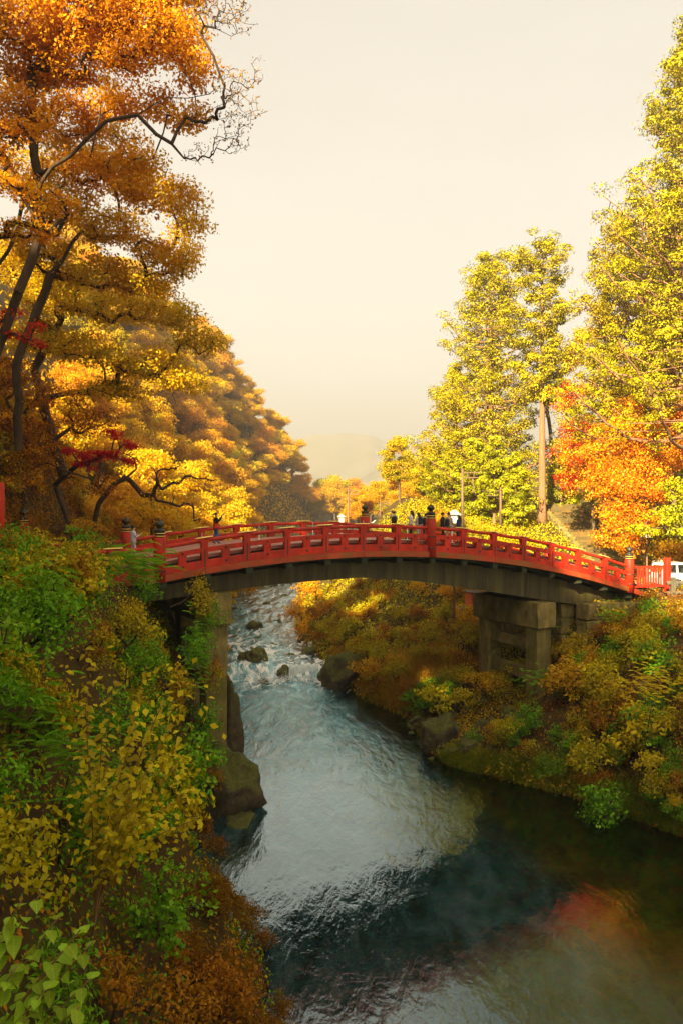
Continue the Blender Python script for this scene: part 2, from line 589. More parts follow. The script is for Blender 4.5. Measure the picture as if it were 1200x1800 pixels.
M['lf_lime'] = leaf_mat('lime_leaves', [(0.10, 0.26, 0.006), (0.17, 0.40, 0.010), (0.32, 0.48, 0.014)], trans=0.4)
M['lf_pale'] = leaf_mat('pale_yellow_leaves', [(0.325, 0.25, 0.005), (0.525, 0.4, 0.006), (0.7, 0.525, 0.01), (0.425, 0.4, 0.008)], trans=0.35)
M['lf_cedar'] = leaf_mat('cedar_needles', [(0.13, 0.115, 0.003), (0.27, 0.225, 0.004), (0.43, 0.34, 0.005), (0.54, 0.37, 0.005)], trans=0.2, var=0.5, nscale=0.5)
M['lf_cedar_green'] = leaf_mat('fresh_cedar_needles', [(0.13, 0.15, 0.003), (0.26, 0.27, 0.004), (0.42, 0.39, 0.005), (0.54, 0.44, 0.006)], trans=0.25, var=0.5, nscale=0.4)
M['lf_straw'] = leaf_mat('straw_grass', [(0.312, 0.168, 0.008), (0.504, 0.3, 0.012), (0.648, 0.408, 0.02)], trans=0.3)
M['lf_grass'] = leaf_mat('bank_grass', [(0.091, 0.13, 0.004), (0.182, 0.221, 0.006), (0.338, 0.299, 0.008)], trans=0.3)
#--PART2--

# ------------------------------------------------------------------ terrain and river
_lat = np.random.default_rng(3).random((256, 256))


def vnoise(x, y):
    x = np.asarray(x, float)
    y = np.asarray(y, float)
    xi, yi = np.floor(x).astype(int), np.floor(y).astype(int)
    fx, fy = x - xi, y - yi
    fx, fy = fx * fx * (3 - 2 * fx), fy * fy * (3 - 2 * fy)
    g = lambda a, b: _lat[a % 256, b % 256]
    return (g(xi, yi) * (1 - fx) + g(xi + 1, yi) * fx) * (1 - fy) + (g(xi, yi + 1) * (1 - fx) + g(xi + 1, yi + 1) * fx) * fy


def fbm(x, y, o=4):
    s, a, t = 0, 0.5, 0
    for i in range(o):
        s = s + a * vnoise(x * 2 ** i + 17 * i, y * 2 ** i - 9 * i)
        t += a
        a *= 0.5
    return s / t - 0.5


def sstep(a, b, x):
    t = np.clip((np.asarray(x, float) - a) / (b - a), 0, 1)
    return t * t * (3 - 2 * t)


LW_ = np.array([(-60, 3), (0, 1.2), (10, -0.6), (15, -1.6), (18, -1.5), (20, -2.2), (22, -4.3), (24, -5.5), (28, -6.6), (33, -6.0), (37, -6.4), (44, -6.6), (55, -8.0), (66, -9.8), (90, -12.0), (115, -14.5), (150, -14), (200, -8), (300, 5), (900, 60)])
RW_ = np.array([(-60, 22), (10, 18), (22, 15.2), (29.5, 12.8), (34, 9.7), (36, 7.4), (38, 4.9), (41.3, 4.3), (46, 3.9), (49.4, 2.0), (55, 0.2), (60, -1.6), (70, -3.4), (77, -4.2), (90, -4.6), (112, -6.0), (150, -4), (200, 3), (300, 18), (900, 75)])

WS = 1.056            # the lower river lies WL0 under the datum
WL0 = -0.7
LW, RW = LW_ * WS, RW_ * WS


def xl(y):
    return np.interp(y, LW[:, 0], LW[:, 1])


def xr(y):
    return np.interp(y, RW[:, 0], RW[:, 1])


def wlev(y):
    y = np.asarray(y, float) / WS
    return WL0 + 0.85 * sstep(56.6, 58.2, y) + np.clip((y - 58) / 60, 0, 3) * 1.7


def terrain(x, y):
    x = np.asarray(x, float)
    y = np.asarray(y, float)
    w = wlev(y)
    a, b = xl(y), xr(y)
    wob = fbm(x * 0.5, y * 0.5) * 1.2
    dl = a - x + wob * 0.6
    dr = x - b + wob * 0.6
    # left bank: steep to a terrace, then a high hillside
    n0 = fbm(x * 0.25, y * 0.25, 5)
    near = 1 - sstep(46, 60, y)
    bank_n = 10.3 * np.clip(dl / np.interp(y, [14, 22, 26, 40], [5.4, 4.6, 2.8, 2.8]), 0, 1) ** 0.85
    hs = np.interp(y, [-40, -10, 10, 25, 40], [0, -3, -10, -17, -16.5])  # hill foot swings in behind the camera, unseen, added to shade the gorge
    hill_n = np.interp(y, [-10, 20, 50], [1.7, 1.0, 0.9]) * np.clip(hs - x, 0, 100) + 5.0 * sstep(0, 1.6, hs - x) * sstep(28, 36, y)
    bank_f = np.clip(dl, 0, 4) * 0.35
    hill_f = np.interp(y, [60, 100, 150], [1.25, 1.45, 1.65]) * np.clip(dl - np.interp(y, [60, 120], [4, 1.5]), 0, 100)
    zl = near * (bank_n + hill_n) + (1 - near) * (bank_f + hill_f)
    zl = zl + n0 * np.clip(dl, 0, 4) * 0.7
    zl = np.where(zl > 40, 40 + 26 * np.tanh((zl - 40) / 40), zl)
    # right bank
    front = 1 - sstep(47, 54, y)
    sl_ = np.interp(y, [32, 37, 42], [1.1, 0.8, 0.36])
    br_n = np.where(dr < 7, sl_ * dr, sl_ * 7 + 0.72 * (dr - 7))
    br_f = np.where(dr < 2, 0.9 * dr, 1.8 + 0.52 * (dr - 2))
    zr_ = front * np.minimum(br_n, 7.7) + (1 - front) * np.minimum(br_f, 7.4)
    rise = 0.13 * np.clip(y - 54, 0, 60) * sstep(3, 12, dr) * (1 - sstep(88, 125, y))
    hillr = 0.62 * np.clip(x - 25 - 0.08 * (y - 60), 0, 70) * sstep(53, 60, y)
    zr_ = zr_ + rise + hillr + n0 * np.clip(dr, 0, 3) * 0.35
    bed = -(0.25 + 1.15 * np.clip(np.minimum(-dl, -dr) / 2.5, 0, 1)) + 0.35 * fbm(x * 0.9, y * 0.9)
    z = np.where(dl > 0, zl, np.where(dr > 0, zr_, bed))
    far = sstep(230, 300, y)
    zfar = 6 + 9 * fbm(x * 0.012 + 5, y * 0.012, 4) + 0.02 * np.clip(y - 250, 0, 400)
    z = z + w
    cut = (1 - sstep(2.2, 3.2, np.abs(x - 21.4))) * sstep(54, 56, y) * (1 - sstep(79, 84, y))
    z = z * (1 - cut) + np.minimum(z, 6.75 + 0.272 * np.maximum(y - 58.5, 0)) * cut
    return z * (1 - far) + zfar * far




def axis(lo, hi, step, far_lo, far_hi, g=1.22):
    c = list(np.arange(lo, hi + 1e-6, step))
    s, v = step, hi
    while v < far_hi:
        s *= g
        v += s
        c.append(v)
    s, v = step, lo
    while v > far_lo:
        s *= g
        v -= s
        c.insert(0, v)
    return np.array(c)


gx = axis(-26, 26, 0.4, -1450, 1450)
gy = axis(0, 66, 0.4, -100, 2500)
gx = np.unique(np.clip(gx, -1500, 1500))
gy = np.unique(np.clip(gy, -110, 2600))
GX, GY = np.meshgrid(gx, gy)
GZ = terrain(GX, GY)


def terrain_fast(x, y):
    """height of the ground mesh itself"""
    x, y = np.asarray(x, float), np.asarray(y, float)
    i = np.clip(np.searchsorted(gx, x) - 1, 0, len(gx) - 2)
    j = np.clip(np.searchsorted(gy, y) - 1, 0, len(gy) - 2)
    fx = (x - gx[i]) / (gx[i + 1] - gx[i])
    fy = (y - gy[j]) / (gy[j + 1] - gy[j])
    return (GZ[j, i] * (1 - fx) + GZ[j, i + 1] * fx) * (1 - fy) + (GZ[j + 1, i] * (1 - fx) + GZ[j + 1, i + 1] * fx) * fy


def tz(x, y):
    return float(terrain_fast(x, y))


V = np.stack([GX, GY, GZ], -1).reshape(-1, 3)
nx, ny = len(gx), len(gy)
idx = np.arange(nx * ny).reshape(ny, nx)
Q = np.stack([idx[:-1, :-1], idx[:-1, 1:], idx[1:, 1:], idx[1:, :-1]], -1).reshape(-1, 4)
structure(ob('ground', np_mesh('ground', V, Q, True), M['ground']))

# water surface
wy = np.concatenate([np.arange(-30, 15, 1.5), np.arange(15, 58, 0.35), np.arange(58, 63, 0.16), np.arange(63, 120, 0.5), np.arange(120, 260, 3)])
wt = np.linspace(0, 1, 80)
WX = np.stack([(xl(y) - 2.0) * (1 - wt) + (xr(y) + 2.0) * wt for y in wy])
WY = np.repeat(wy[:, None], len(wt), 1)
edge = fbm(WX * 0.45 + 3, WX * 0.1, 3) * 2.2
WZ = wlev(WY + edge)
rap = sstep(53, 60, WY) * (1 - 0.45 * sstep(85, 115, WY))
WZ = WZ + rap * (0.42 * fbm(WX * 0.9, WY * 0.55, 4) + 0.2 * fbm(WX * 2.4, WY * 1.2, 3))
WZ = WZ + (1 - rap) * 0.05 * fbm(WX * 0.8, WY * 0.4, 3) * (1 - sstep(2, 8, WX))
V = np.stack([WX, WY, WZ], -1).reshape(-1, 3)
nx, ny = len(wt), len(wy)
idx = np.arange(nx * ny).reshape(ny, nx)
Q = np.stack([idx[:-1, :-1], idx[:-1, 1:], idx[1:, 1:], idx[1:, :-1]], -1).reshape(-1, 4)
structure(ob('river_water', np_mesh('river_water', V, Q, True), M['water']))

# far mountains
def mountain(name, x0, x1, Yd, peak_fn, depth):
    n, k = 220, 24
    xs = np.linspace(x0, x1, n)
    V = []
    for j in range(k):
        t = j / (k - 1)
        for i, x in enumerate(xs):
            h = peak_fn(x)
            y = Yd + depth * (t - 0.5) * 2
            prof = 1 - abs(t - 0.5) * 2
            z = 5 + h * prof ** 0.8 + 44 * float(fbm(x * 0.006, y * 0.007, 5)) * prof + 22 * float(fbm(x * 0.03, y * 0.02, 3)) * prof
            V.append((x, y, z))
    idx = np.arange(n * k).reshape(k, n)
    Q = np.stack([idx[:-1, :-1], idx[:-1, 1:], idx[1:, 1:], idx[1:, :-1]], -1).reshape(-1, 4)
    structure(ob(name, np_mesh(name, np.array(V), Q, True), M['mount']))


def ridge(pts, Yd):
    xs = [(p[0] - 600) / F * Yd for p in pts]
    hs = [(HORIZON - p[1]) / F * Yd + H - 5 for p in pts]
    return lambda x: float(np.interp(x, xs, hs))


mountain('mountain', -1200, 1200, 2200, ridge([(-100, 840), (430, 815), (530, 768), (600, 758), (650, 766), (700, 790), (760, 812), (900, 840), (1500, 870)], 2200), 320)
mountain('mountain_spur', -600, 1200, 1500, ridge([(100, 880), (560, 868), (640, 838), (680, 815), (745, 800), (900, 800), (1500, 860)], 1500), 220)

# ------------------------------------------------------------------ rocks
def rock_mesh(name, seed, sx, sy, sz, sub=4, rough=0.62):
    bm = bmesh.new()
    bmesh.ops.create_icosphere(bm, subdivisions=sub, radius=1.0)
    o = Vector((seed * 7.3, seed * 3.1, seed * 1.7))
    cuts = []
    rr = random.Random(seed)
    for _ in range(9):
        d = Vector((rr.gauss(0, 1), rr.gauss(0, 1), rr.gauss(0, 0.8))).normalized()
        cuts.append((d, rr.uniform(0.62, 0.95)))
    for v in bm.verts:
        p = v.co.copy()
        for d, c in cuts:
            e = p.dot(d) - c
            if e > 0:
                p -= d * e * 0.85
        p *= 1 + rough * 0.5 * noise.fractal(p * 1.3 + o, 1.0, 2.0, 4) + 0.10 * noise.noise(p * 3.5 + o) + 0.06 * noise.noise(p * 8 + o) + 0.035 * noise.noise(p * 17 + o)
        v.co = Vector((p.x * sx, p.y * sy, p.z * sz))
    return bm_mesh(name, bm, True)


def rock(x, y, Y, w, h, label, seed, depth=None, group=None, name='rock', sink=0.3):
    """(x, y): photo pixel of the base centre; w, h in metres"""
    if y > 0:
        Y *= WS
    X = (x - 600) / F * Y
    z = max(tz(X, Y), float(wlev(Y)) - 0.3)
    me = rock_mesh(name, seed, w / 2, (depth or w) / 2, h * 0.62)
    o = ob(name, me, M['rock'], loc=(X, Y, z + h * (0.5 - sink)), rot=(0, 0, random.Random(seed).uniform(0, 6)))
    return tag(o, label, 'rock', group)


rock(396, 1400, 33.0, 3.7, 3.2, 'big dark mossy boulder in the water below the left pier', 2, 2.6, name='boulder', sink=0.25)
rock(425, 1420, 31.6, 2.3, 0.7, 'low mossy rock ledge at the foot of the big left boulder', 3, 1.5, sink=0.35)
rock(398, 1285, 36.2, 1.8, 5.6, 'tall narrow brown rock at the foot of the left pier', 4, 1.8, name='boulder', sink=0.2)
rock(605, 1215, 54.6, 3.3, 2.9, 'large angular boulder at the right end of the waterfall', 5, 3.2, name='boulder', sink=0.2)
rock(572, 1195, 56.2, 1.2, 1.7, 'dark upright rock squeezed left of the large angular boulder', 6)
rock(450, 1170, 59.5, 1.75, 1.55, 'round mossy boulder in midstream above the white splash', 7, name='boulder')
rock(428, 1168, 60.2, 1.2, 1.0, 'lower mossy rock leaning on the round midstream boulder', 8)
rock(500, 1190, 57.2, 1.25, 1.2, 'small mossy rock at the left end of the waterfall', 9)
rock(463, 1195, 55.8, 0.9, 0.75, 'small wet rock with water splashing over it', 10)
rock(402, 1156, 62.5, 1.3, 0.75, 'flat mossy rock at the left water edge beside the pier', 11)
rock(448, 1112, 73, 1.7, 1.15, 'sunlit golden mossy rock in the upstream rapids', 12)
rock(455, 1131, 68, 1.1, 0.55, 'small dark rock below the sunlit golden rock', 13)
rock(415, 1128, 69, 0.8, 0.45, 'tiny rock left of the dark rock in the rapids', 14)
rock(511, 1153, 61.5, 0.8, 0.5, 'small mossy rock alone in the pool above the waterfall', 15)
rock(505, 1122, 70, 0.8, 0.4, 'thin flat rock breaking the rapids by the right shore', 16)
rock(545, 1150, 62.5, 1.6, 0.9, 'dark rock at the right shore above the waterfall', 17)
rock(540, 1128, 67, 1.8, 1.1, 'mossy rock at the right shore below the golden bush', 18)
rock(525, 1108, 73, 1.0, 0.6, 'small rock at the right shore beside the golden bush', 19)
rock(478, 1140, 65.5, 0.9, 0.5, 'low mossy rock between the midstream boulder and the right shore', 21)
rock(432, 1145, 64.5, 0.8, 0.45, 'small mossy rock upstream of the round midstream boulder', 22)
rock(488, 1098, 76, 1.1, 0.6, 'flat rock in the sunlit rapids near the golden bush', 23)
rock(408, 1235, 42.0, 1.0, 1.0, 'dark mossy stone at the water edge behind the left pier', 20)
for i, (x, y, Y, w) in enumerate([(395, 1062, 95, 1.6), (420, 1052, 99, 2.0), (455, 1050, 101, 1.8), (480, 1047, 103, 1.6), (505, 1045, 105, 1.9), (440, 1060, 97, 1.1), (470, 1075, 88, 1.0), (415, 1088, 84, 1.0), (500, 1062, 94, 1.0)]):
    rock(x, y, Y, w, w * 0.55, 'pale rock in the row across the river far upstream', 30 + i, group='rocks across the far river')
rock(772, 1310, 40.2, 1.9, 2.1, 'boulder at the tip of the right bank point', 50, 1.9, name='boulder')
rk = random.Random(4)
for i in range(34):
    Yq = rk.uniform(40.5, 48)
    Xq = float(xr(Yq)) + rk.uniform(-0.1, 4.8)
    x = 600 + Xq / Yq * F
    rock(x, 0, Yq, rk.uniform(0.5, 1.25), rk.uniform(0.4, 0.9), 'mossy rubble stone on the point below the right pier', 60 + i, group='rubble stones on the right point')
for i in range(16):
    Yq = rk.uniform(21, 62)
    left = Yq < 40 and rk.random() < 0.4
    Xq = (float(xl(Yq)) - rk.uniform(-0.4, 0.3)) if left else (float(xr(Yq)) + rk.uniform(-0.4, 0.2))
    x = 600 + Xq / Yq * F
    rock(x, 0, Yq, rk.uniform(0.4, 0.9), rk.uniform(0.25, 0.5), 'small wet stone at the water edge', 100 + i, group='small stones along the water edge')

# ------------------------------------------------------------------ the bridge
TH = math.radians(26.7)
BX, BY = -7.92, 34.78
CT, ST = math.cos(TH), math.sin(TH)
BW = 7.1                       # near rail to far rail


def bw(u, v):
    return BX + u * CT - v * ST, BY + u * ST + v * CT


def zr(u):
    """top of the handrail"""
    if u < 0:
        return 10.70 + 0.0813 * u * (1 + u / 6.0) if u > -6 else 10.70
    return 11.51 - 0.00813 * (u - 10) ** 2


def u_at(px, v):
    k = (px - 600) / F
    # BX + u CT - v ST = k (BY + u ST + v CT)
    return (k * (BY + v * CT) - BX + v * ST) / (CT - k * ST)


bridge = thing('arched_bridge', 'red lacquered arched wooden bridge with bronze capped posts over the river', 'bridge', (BX, BY, 0), TH)


def sweep(name, m, u0, u1, v0, v1, za, zb, n=6, parent=bridge, fn=zr, taper=0.0):
    """beam following the camber: za/zb offsets from fn(u) (numbers or functions)"""
    fa = za if callable(za) else (lambda u: fn(u) + za)
    fb = zb if callable(zb) else (lambda u: fn(u) + zb)
    V, Fa = [], []
    for i in range(n + 1):
        u = u0 + (u1 - u0) * i / n
        V += [(u, v0 + taper, fa(u)), (u, v1 - taper, fa(u)), (u, v1, fb(u)), (u, v0, fb(u))]
    for i in range(n):
        a = i * 4
        for k in range(4):
            q = (k + 1) % 4
            Fa.append((a + k, a + q, a + 4 + q, a + 4 + k))
    Fa.append((3, 2, 1, 0))
    a = n * 4
    Fa.append((a, a + 1, a + 2, a + 3))
    return ob(name, py_mesh(name, V, Fa), m, parent)


def rail_round(name, m, u0, u1, v, off, r, parent=bridge, n=6, sag=0.035):
    pts, rad = [], []
    for i in range(n + 1):
        t = i / n
        u = u0 + (u1 - u0) * t
        pts.append((u, v, zr(u) + off - sag * math.sin(math.pi * t)))
        rad.append(r * (1.0 + 0.18 * (2 * t - 1) ** 4))
    return ob(name, tube_mesh(name, pts, rad, 10), m, parent)


def girder_bottom(u):
    return float(np.interp(u, [-3, 2, 6, 10.4, 14, 17.4, 22, 26, 30], [7.9, 8.34, 8.66, 8.78, 8.42, 7.86, 7.05, 6.40, 5.7]))


DECK = -0.80
for v in (0.95, BW / 2 - 0.2, BW - 1.35):
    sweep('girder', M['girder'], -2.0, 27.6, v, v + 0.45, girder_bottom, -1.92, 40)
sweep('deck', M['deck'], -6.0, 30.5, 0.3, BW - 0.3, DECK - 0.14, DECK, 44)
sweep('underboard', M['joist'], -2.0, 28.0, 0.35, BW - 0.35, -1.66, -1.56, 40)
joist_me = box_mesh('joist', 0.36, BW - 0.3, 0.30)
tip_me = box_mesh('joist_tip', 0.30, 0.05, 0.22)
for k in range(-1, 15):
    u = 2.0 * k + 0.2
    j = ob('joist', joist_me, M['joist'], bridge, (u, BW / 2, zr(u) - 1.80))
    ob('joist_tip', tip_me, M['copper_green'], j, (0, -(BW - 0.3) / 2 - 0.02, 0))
for v in (0.62, 0.40):
    pass
for k in range(0, 14):
    sweep('edge_strip', M['copper_green'], 2.0 * k + 0.45, 2.0 * k + 1.95, 0.55, 0.65, -1.76, -1.69, 4)

baluster_bm = bmesh.new()
for (sx, sy, z0, z1) in ((0.30, 0.24, -1.34, -0.26), (0.42, 0.27, -0.26, -0.10)):
    g = bmesh.ops.create_cube(baluster_bm, size=1.0)
    for vtx in g['verts']:
        w = 1.0 if not (z0 > -0.3 and vtx.co.z < 0) else 0.72
        vtx.co = Vector((vtx.co.x * sx * w, vtx.co.y * sy, z0 + (vtx.co.z + 0.5) * (z1 - z0) + (0.002 if z0 > -0.3 else 0)))
baluster_me = bm_mesh('baluster', baluster_bm)
strut_me = box_mesh('strut', 0.36, 0.17, 0.36)
stud_me = lathe_mesh('stud', [(0.055, 0), (0.05, 0.02), (0.03, 0.04), (0.004, 0.048)], 8)
band_me = box_mesh('metal_band', 0.055, 0.012, 0.80)
V = [(-0.42, -0.05, 0), (-0.24, -0.13, 0.0), (0.24, -0.13, 0.0), (0.42, -0.05, 0), (0.42, 0.05, 0), (0.24, 0.13, 0), (-0.24, 0.13, 0), (-0.42, 0.05, 0)]
V += [(x * 0.97, y * 0.9, z + 0.035) for x, y, z in V]
cap_me = py_mesh('cap_plate', V, [tuple(range(7, -1, -1)), tuple(range(8, 16))] + [(i, (i + 1) % 8, 8 + (i + 1) % 8, 8 + i) for i in range(8)])
post_me = lathe_mesh('post', [(0.27, -1.62), (0.27, 0.30), (0.25, 0.34), (0.20, 0.345)], 20)
finial_me = lathe_mesh('finial', [(0.205, 0.34), (0.225, 0.345), (0.225, 0.60), (0.235, 0.61), (0.235, 0.66), (0.205, 0.69), (0.12, 0.72), (0.09, 0.76), (0.12, 0.79), (0.185, 0.85), (0.205, 0.92), (0.18, 0.99), (0.11, 1.05), (0.045, 1.09), (0.02, 1.15), (0.003, 1.19)], 18)
ring_me = lathe_mesh('gold_ring', [(0.226, -0.018), (0.24, -0.015), (0.24, 0.015), (0.226, 0.018)], 18)
collar_me = lathe_mesh('iron_collar', [(0.271, -0.03), (0.278, -0.028), (0.278, 0.028), (0.271, 0.03)], 18)


def giboshi_post(u, v, dz=0.0, parent=bridge):
    p = ob('post', post_me, M['red'], parent, (u, v, zr(u) + dz))
    ob('finial', finial_me, M['bronze'], p)
    for z in (0.40, 0.52):
        ob('gold_ring', ring_me, M['gold'], p, (0, 0, z))
    for z in (-0.55, -1.12):
        ob('iron_collar', collar_me, M['bronze'], p, (0, 0, z))


def railing(v, side):
    """side -1: near rail, outer face towards the camera"""
    s = side
    for k in range(-3, 14):
        u0, u1 = 2.0 * k, 2.0 * k + 2.0
        rail_round('handrail', M['red'], u0, u1, v, -0.09, 0.085)
        sweep('middle_rail', M['red'], u0 + 0.0, u1, v - 0.085, v + 0.085, -0.66, -0.44, 4)
        sweep('lower_rail', M['red'], u0, u1, v - 0.105, v + 0.105, -1.33, -1.0, 4)
        um = u0 + 1.0
        ob('strut', strut_me, M['red'], bridge, (um, v, zr(um) - 0.83))
        for dz in (-0.55, -1.14):
            ob('stud', stud_me, M['bronze'], bridge, (um, v + s * (0.086 if dz > -1 else 0.106), zr(um) + dz), (math.pi / 2 if s < 0 else -math.pi / 2, 0, 0))
        if k % 7 != 0:
            ob('baluster', baluster_me, M['red'], bridge, (u0, v, zr(u0)))
            sl = (zr(u0 + 0.3) - zr(u0 - 0.3)) / 0.6
            ob('cap_plate', cap_me, M['gold'], bridge, (u0, v, zr(u0) + 0.005), (0, -math.atan(sl), 0))
            ob('metal_band', band_me, M['bronze'], bridge, (u0, v + s * 0.128, zr(u0) - 0.9))
    for k in range(-3, 14, 2):
        u0, u1 = 2.0 * k, min(2.0 * k + 4.0, 30.4)
        sweep('edge_beam', M['red_edge'], u0 + 0.01, u1 - 0.01, v - 0.17 if s < 0 else v - 0.30, v + 0.30 if s < 0 else v + 0.17, -1.62, -1.335, 6)
    for u in (0.0, 14.0, 28.0):
        giboshi_post(u, v)


railing(0.0, -1)
railing(BW, 1)
giboshi_post(-4.9, BW + 0.3, 0.55)

# slim steel stanchions with a rope along the deck
stan_me = tube_mesh('rope_stanchion', [(0, 0, 0), (0, 0, 0.02), (0, 0, 0.021), (0, 0, 0.92), (0, 0, 0.95)], [0.13, 0.13, 0.022, 0.022, 0.03], 8)
for u in (2.2, 5.0, 7.8, 10.6, 13.2, 16.0, 18.8):
    x, y = bw(u, 1.0)
    tag(ob('rope_stanchion', stan_me, M['steel'], loc=(x, y, zr(u) + DECK + 0.003)), 'slim pale steel stanchion on the bridge deck behind the near railing', 'stanchion', 'steel stanchions on the bridge deck')

# stone piers -------------------------------------------------------
def stone_box(name, sx, sy, sz, seed, parent, loc, amp=0.035, rot=None, m=None):
    bm = bmesh.new()
    bmesh.ops.create_cube(bm, size=1.0)
    for v in bm.verts:
        v.co = Vector((v.co.x * sx, v.co.y * sy, v.co.z * sz))
    bmesh.ops.bevel(bm, geom=bm.edges[:], offset=min(sx, sy, sz) * 0.035, segments=1, affect='EDGES')
    bmesh.ops.subdivide_edges(bm, edges=bm.edges[:], cuts=2, use_grid_fill=True)
    o = Vector((seed * 3.7, seed * 1.3, seed * 2.1))
    for v in bm.verts:
        v.co += Vector((noise.noise(v.co * 1.2 + o), noise.noise(v.co * 1.2 + o * 2), noise.noise(v.co * 1.2 - o))) * amp * 2
    return ob(name, bm_mesh(name, bm, False), m or M['stone'], parent, loc, rot)


def pier(u, v0, v1, zbase, label, seed, capz):
    x, y = bw(u, 0)
    p = thing('stone_pier', label, 'bridge pier', (x, y, 0), TH)
    L = v1 - v0
    hcap = 1.45
    stone_box('cap_beam', 1.3, L, hcap, seed, p, (0, (v0 + v1) / 2, capz - hcap / 2), 0.03)
    for i, v in enumerate((v0 + 0.75, v1 - 0.85)):
        h = capz - hcap - zbase
        stone_box('column', 1.02, 1.02, h, seed + i + 1, p, (0, v, zbase + h / 2 - 0.005), 0.04)
    for i, z in enumerate((capz - hcap - 1.0, capz - hcap - 2.75)):
        stone_box('tie_beam', 0.55, L - 0.5, 0.62, seed + 5 + i, p, (0, (v0 + v1) / 2, z), 0.02)
    return p


pier(1.55 * 2 - 0.35, 0.25, 6.2, -1.2, 'stone post and beam pier standing in the water under the left end', 3, girder_bottom(2.7) + 0.06)
pier(10.9 * 2, 0.1, 6.2, 1.2, 'stone post and beam pier on the right bank rocks', 11, girder_bottom(21.1) - 0.25)

# block abutment behind the right pier
ab = thing('stone_abutment', 'rough wall of large dark stone blocks under the right bridge end', 'stone wall', (*bw(25.2, 0.4), 0), TH)
rb = random.Random(5)
z = 1.4
row = 0
while z < 6.0:
    h = rb.uniform(0.75, 1.0)
    x = -0.6
    while x < 3.4:
        w = rb.uniform(0.9, 1.6)
        stone_box('block', w - 0.05, 1.0, h - 0.05, row * 9 + int(x * 5), ab, (x + w / 2, rb.uniform(-0.05, 0.05), z + h / 2), 0.05, (0, 0, rb.uniform(-0.04, 0.04)))
        x += w
    x = 0.6
    while x < 6.4:
        w = rb.uniform(0.9, 1.5)
        stone_box('block', 1.0, w - 0.05, h - 0.05, row * 9 + 40 + int(x * 5), ab, (-0.7 + rb.uniform(-0.05, 0.05), x + w / 2 + 0.35, z + h / 2), 0.05)
        x += w
    z += h
    row += 1

# right approach: red picket screen and end post
pf = thing('red_picket_screen', 'low red picket screen between the last bridge post and the road', 'fence', (*bw(28.3, 0.0), 0), TH - 0.1)
zb_ = zr(28) - 1.45
for z in (zb_ + 0.12, zb_ + 1.30):
    ob('rail', box_mesh('rail', 2.3, 0.10, 0.12), M['red'], pf, (1.25, 0, z))
pk = box_mesh('picket', 0.11, 0.05, 1.25, 0.01)
for i in range(11):
    ob('picket', pk, M['wood_brown'] if i in (1, 3, 4) else M['red'], pf, (0.28 + i * 0.195, -0.08, zb_ + 0.70))
ob('end_post', box_mesh('end_post', 0.34, 0.34, 2.1, 0.03), M['red'], pf, (2.58, 0, zb_ + 0.75))

# tall red post at the left edge
gp = thing('red_gate_post', 'tall red lacquered post cut by the left picture edge', 'post', (*at(-2, 930, 33)[:2], 9.5))
ob('shaft', lathe_mesh('shaft', [(0.23, 0), (0.23, 3.85), (0.2, 3.9)], 16), M['red'], gp)
ob('base_ring', lathe_mesh('base_ring', [(0.29, 0), (0.29, 0.35), (0.24, 0.4)], 16), M['bronze'], gp)
#--PART3--

# ------------------------------------------------------------------ vegetation tools
def unit(a):
    return a / (np.linalg.norm(a, axis=-1, keepdims=True) + 1e-9)


def leaf_verts(P, N, size, rng, aspect=0.6, jit=0.7, fold=0.12, along=None, along_w=0.0):
    n = len(P)
    nrm = unit(N + jit * rng.normal(size=(n, 3)))
    t = rng.normal(size=(n, 3))
    if along is not None:
        t = t * (1 - along_w) + along * along_w
    t = unit(t - nrm * (t * nrm).sum(1, keepdims=True))
    b = np.cross(nrm, t)
    L = (size * rng.uniform(0.65, 1.35, n))[:, None]
    v = np.empty((n, 4, 3))
    v[:, 0] = P - t * L * 0.5
    v[:, 1] = P + b * L * aspect * 0.5 + nrm * L * fold + t * L * 0.05
    v[:, 2] = P + t * L * 0.5
    v[:, 3] = P - b * L * aspect * 0.5 + nrm * L * fold + t * L * 0.05
    return v.reshape(-1, 3)


def leaves_mesh(name, P, N, size, rng, **kw):
    V = leaf_verts(P, N, size, rng, **kw)
    return np_mesh(name, V, np.arange(len(V)).reshape(-1, 4))


def frusta(name, A, B, ra, rb, sides=5):
    d = unit(B - A)
    ref = np.where(np.abs(d[:, 2:3]) < 0.9, [[0, 0, 1.0]], [[1.0, 0, 0]])
    a = unit(np.cross(d, ref))
    b = np.cross(d, a)
    ang = np.arange(sides) * 2 * np.pi / sides
    ring = a[:, None] * np.cos(ang)[None, :, None] + b[:, None] * np.sin(ang)[None, :, None]
    V = np.concatenate([A[:, None] + ring * ra[:, None, None], B[:, None] + ring * rb[:, None, None]], 1)
    n = len(A)
    base = (np.arange(n) * 2 * sides)[:, None]
    k = np.arange(sides)
    q = np.stack([k, (k + 1) % sides, (k + 1) % sides + sides, k + sides], -1)
    return np_mesh(name, V.reshape(-1, 3), (base[:, :, None] + q[None]).reshape(-1, 4), True)


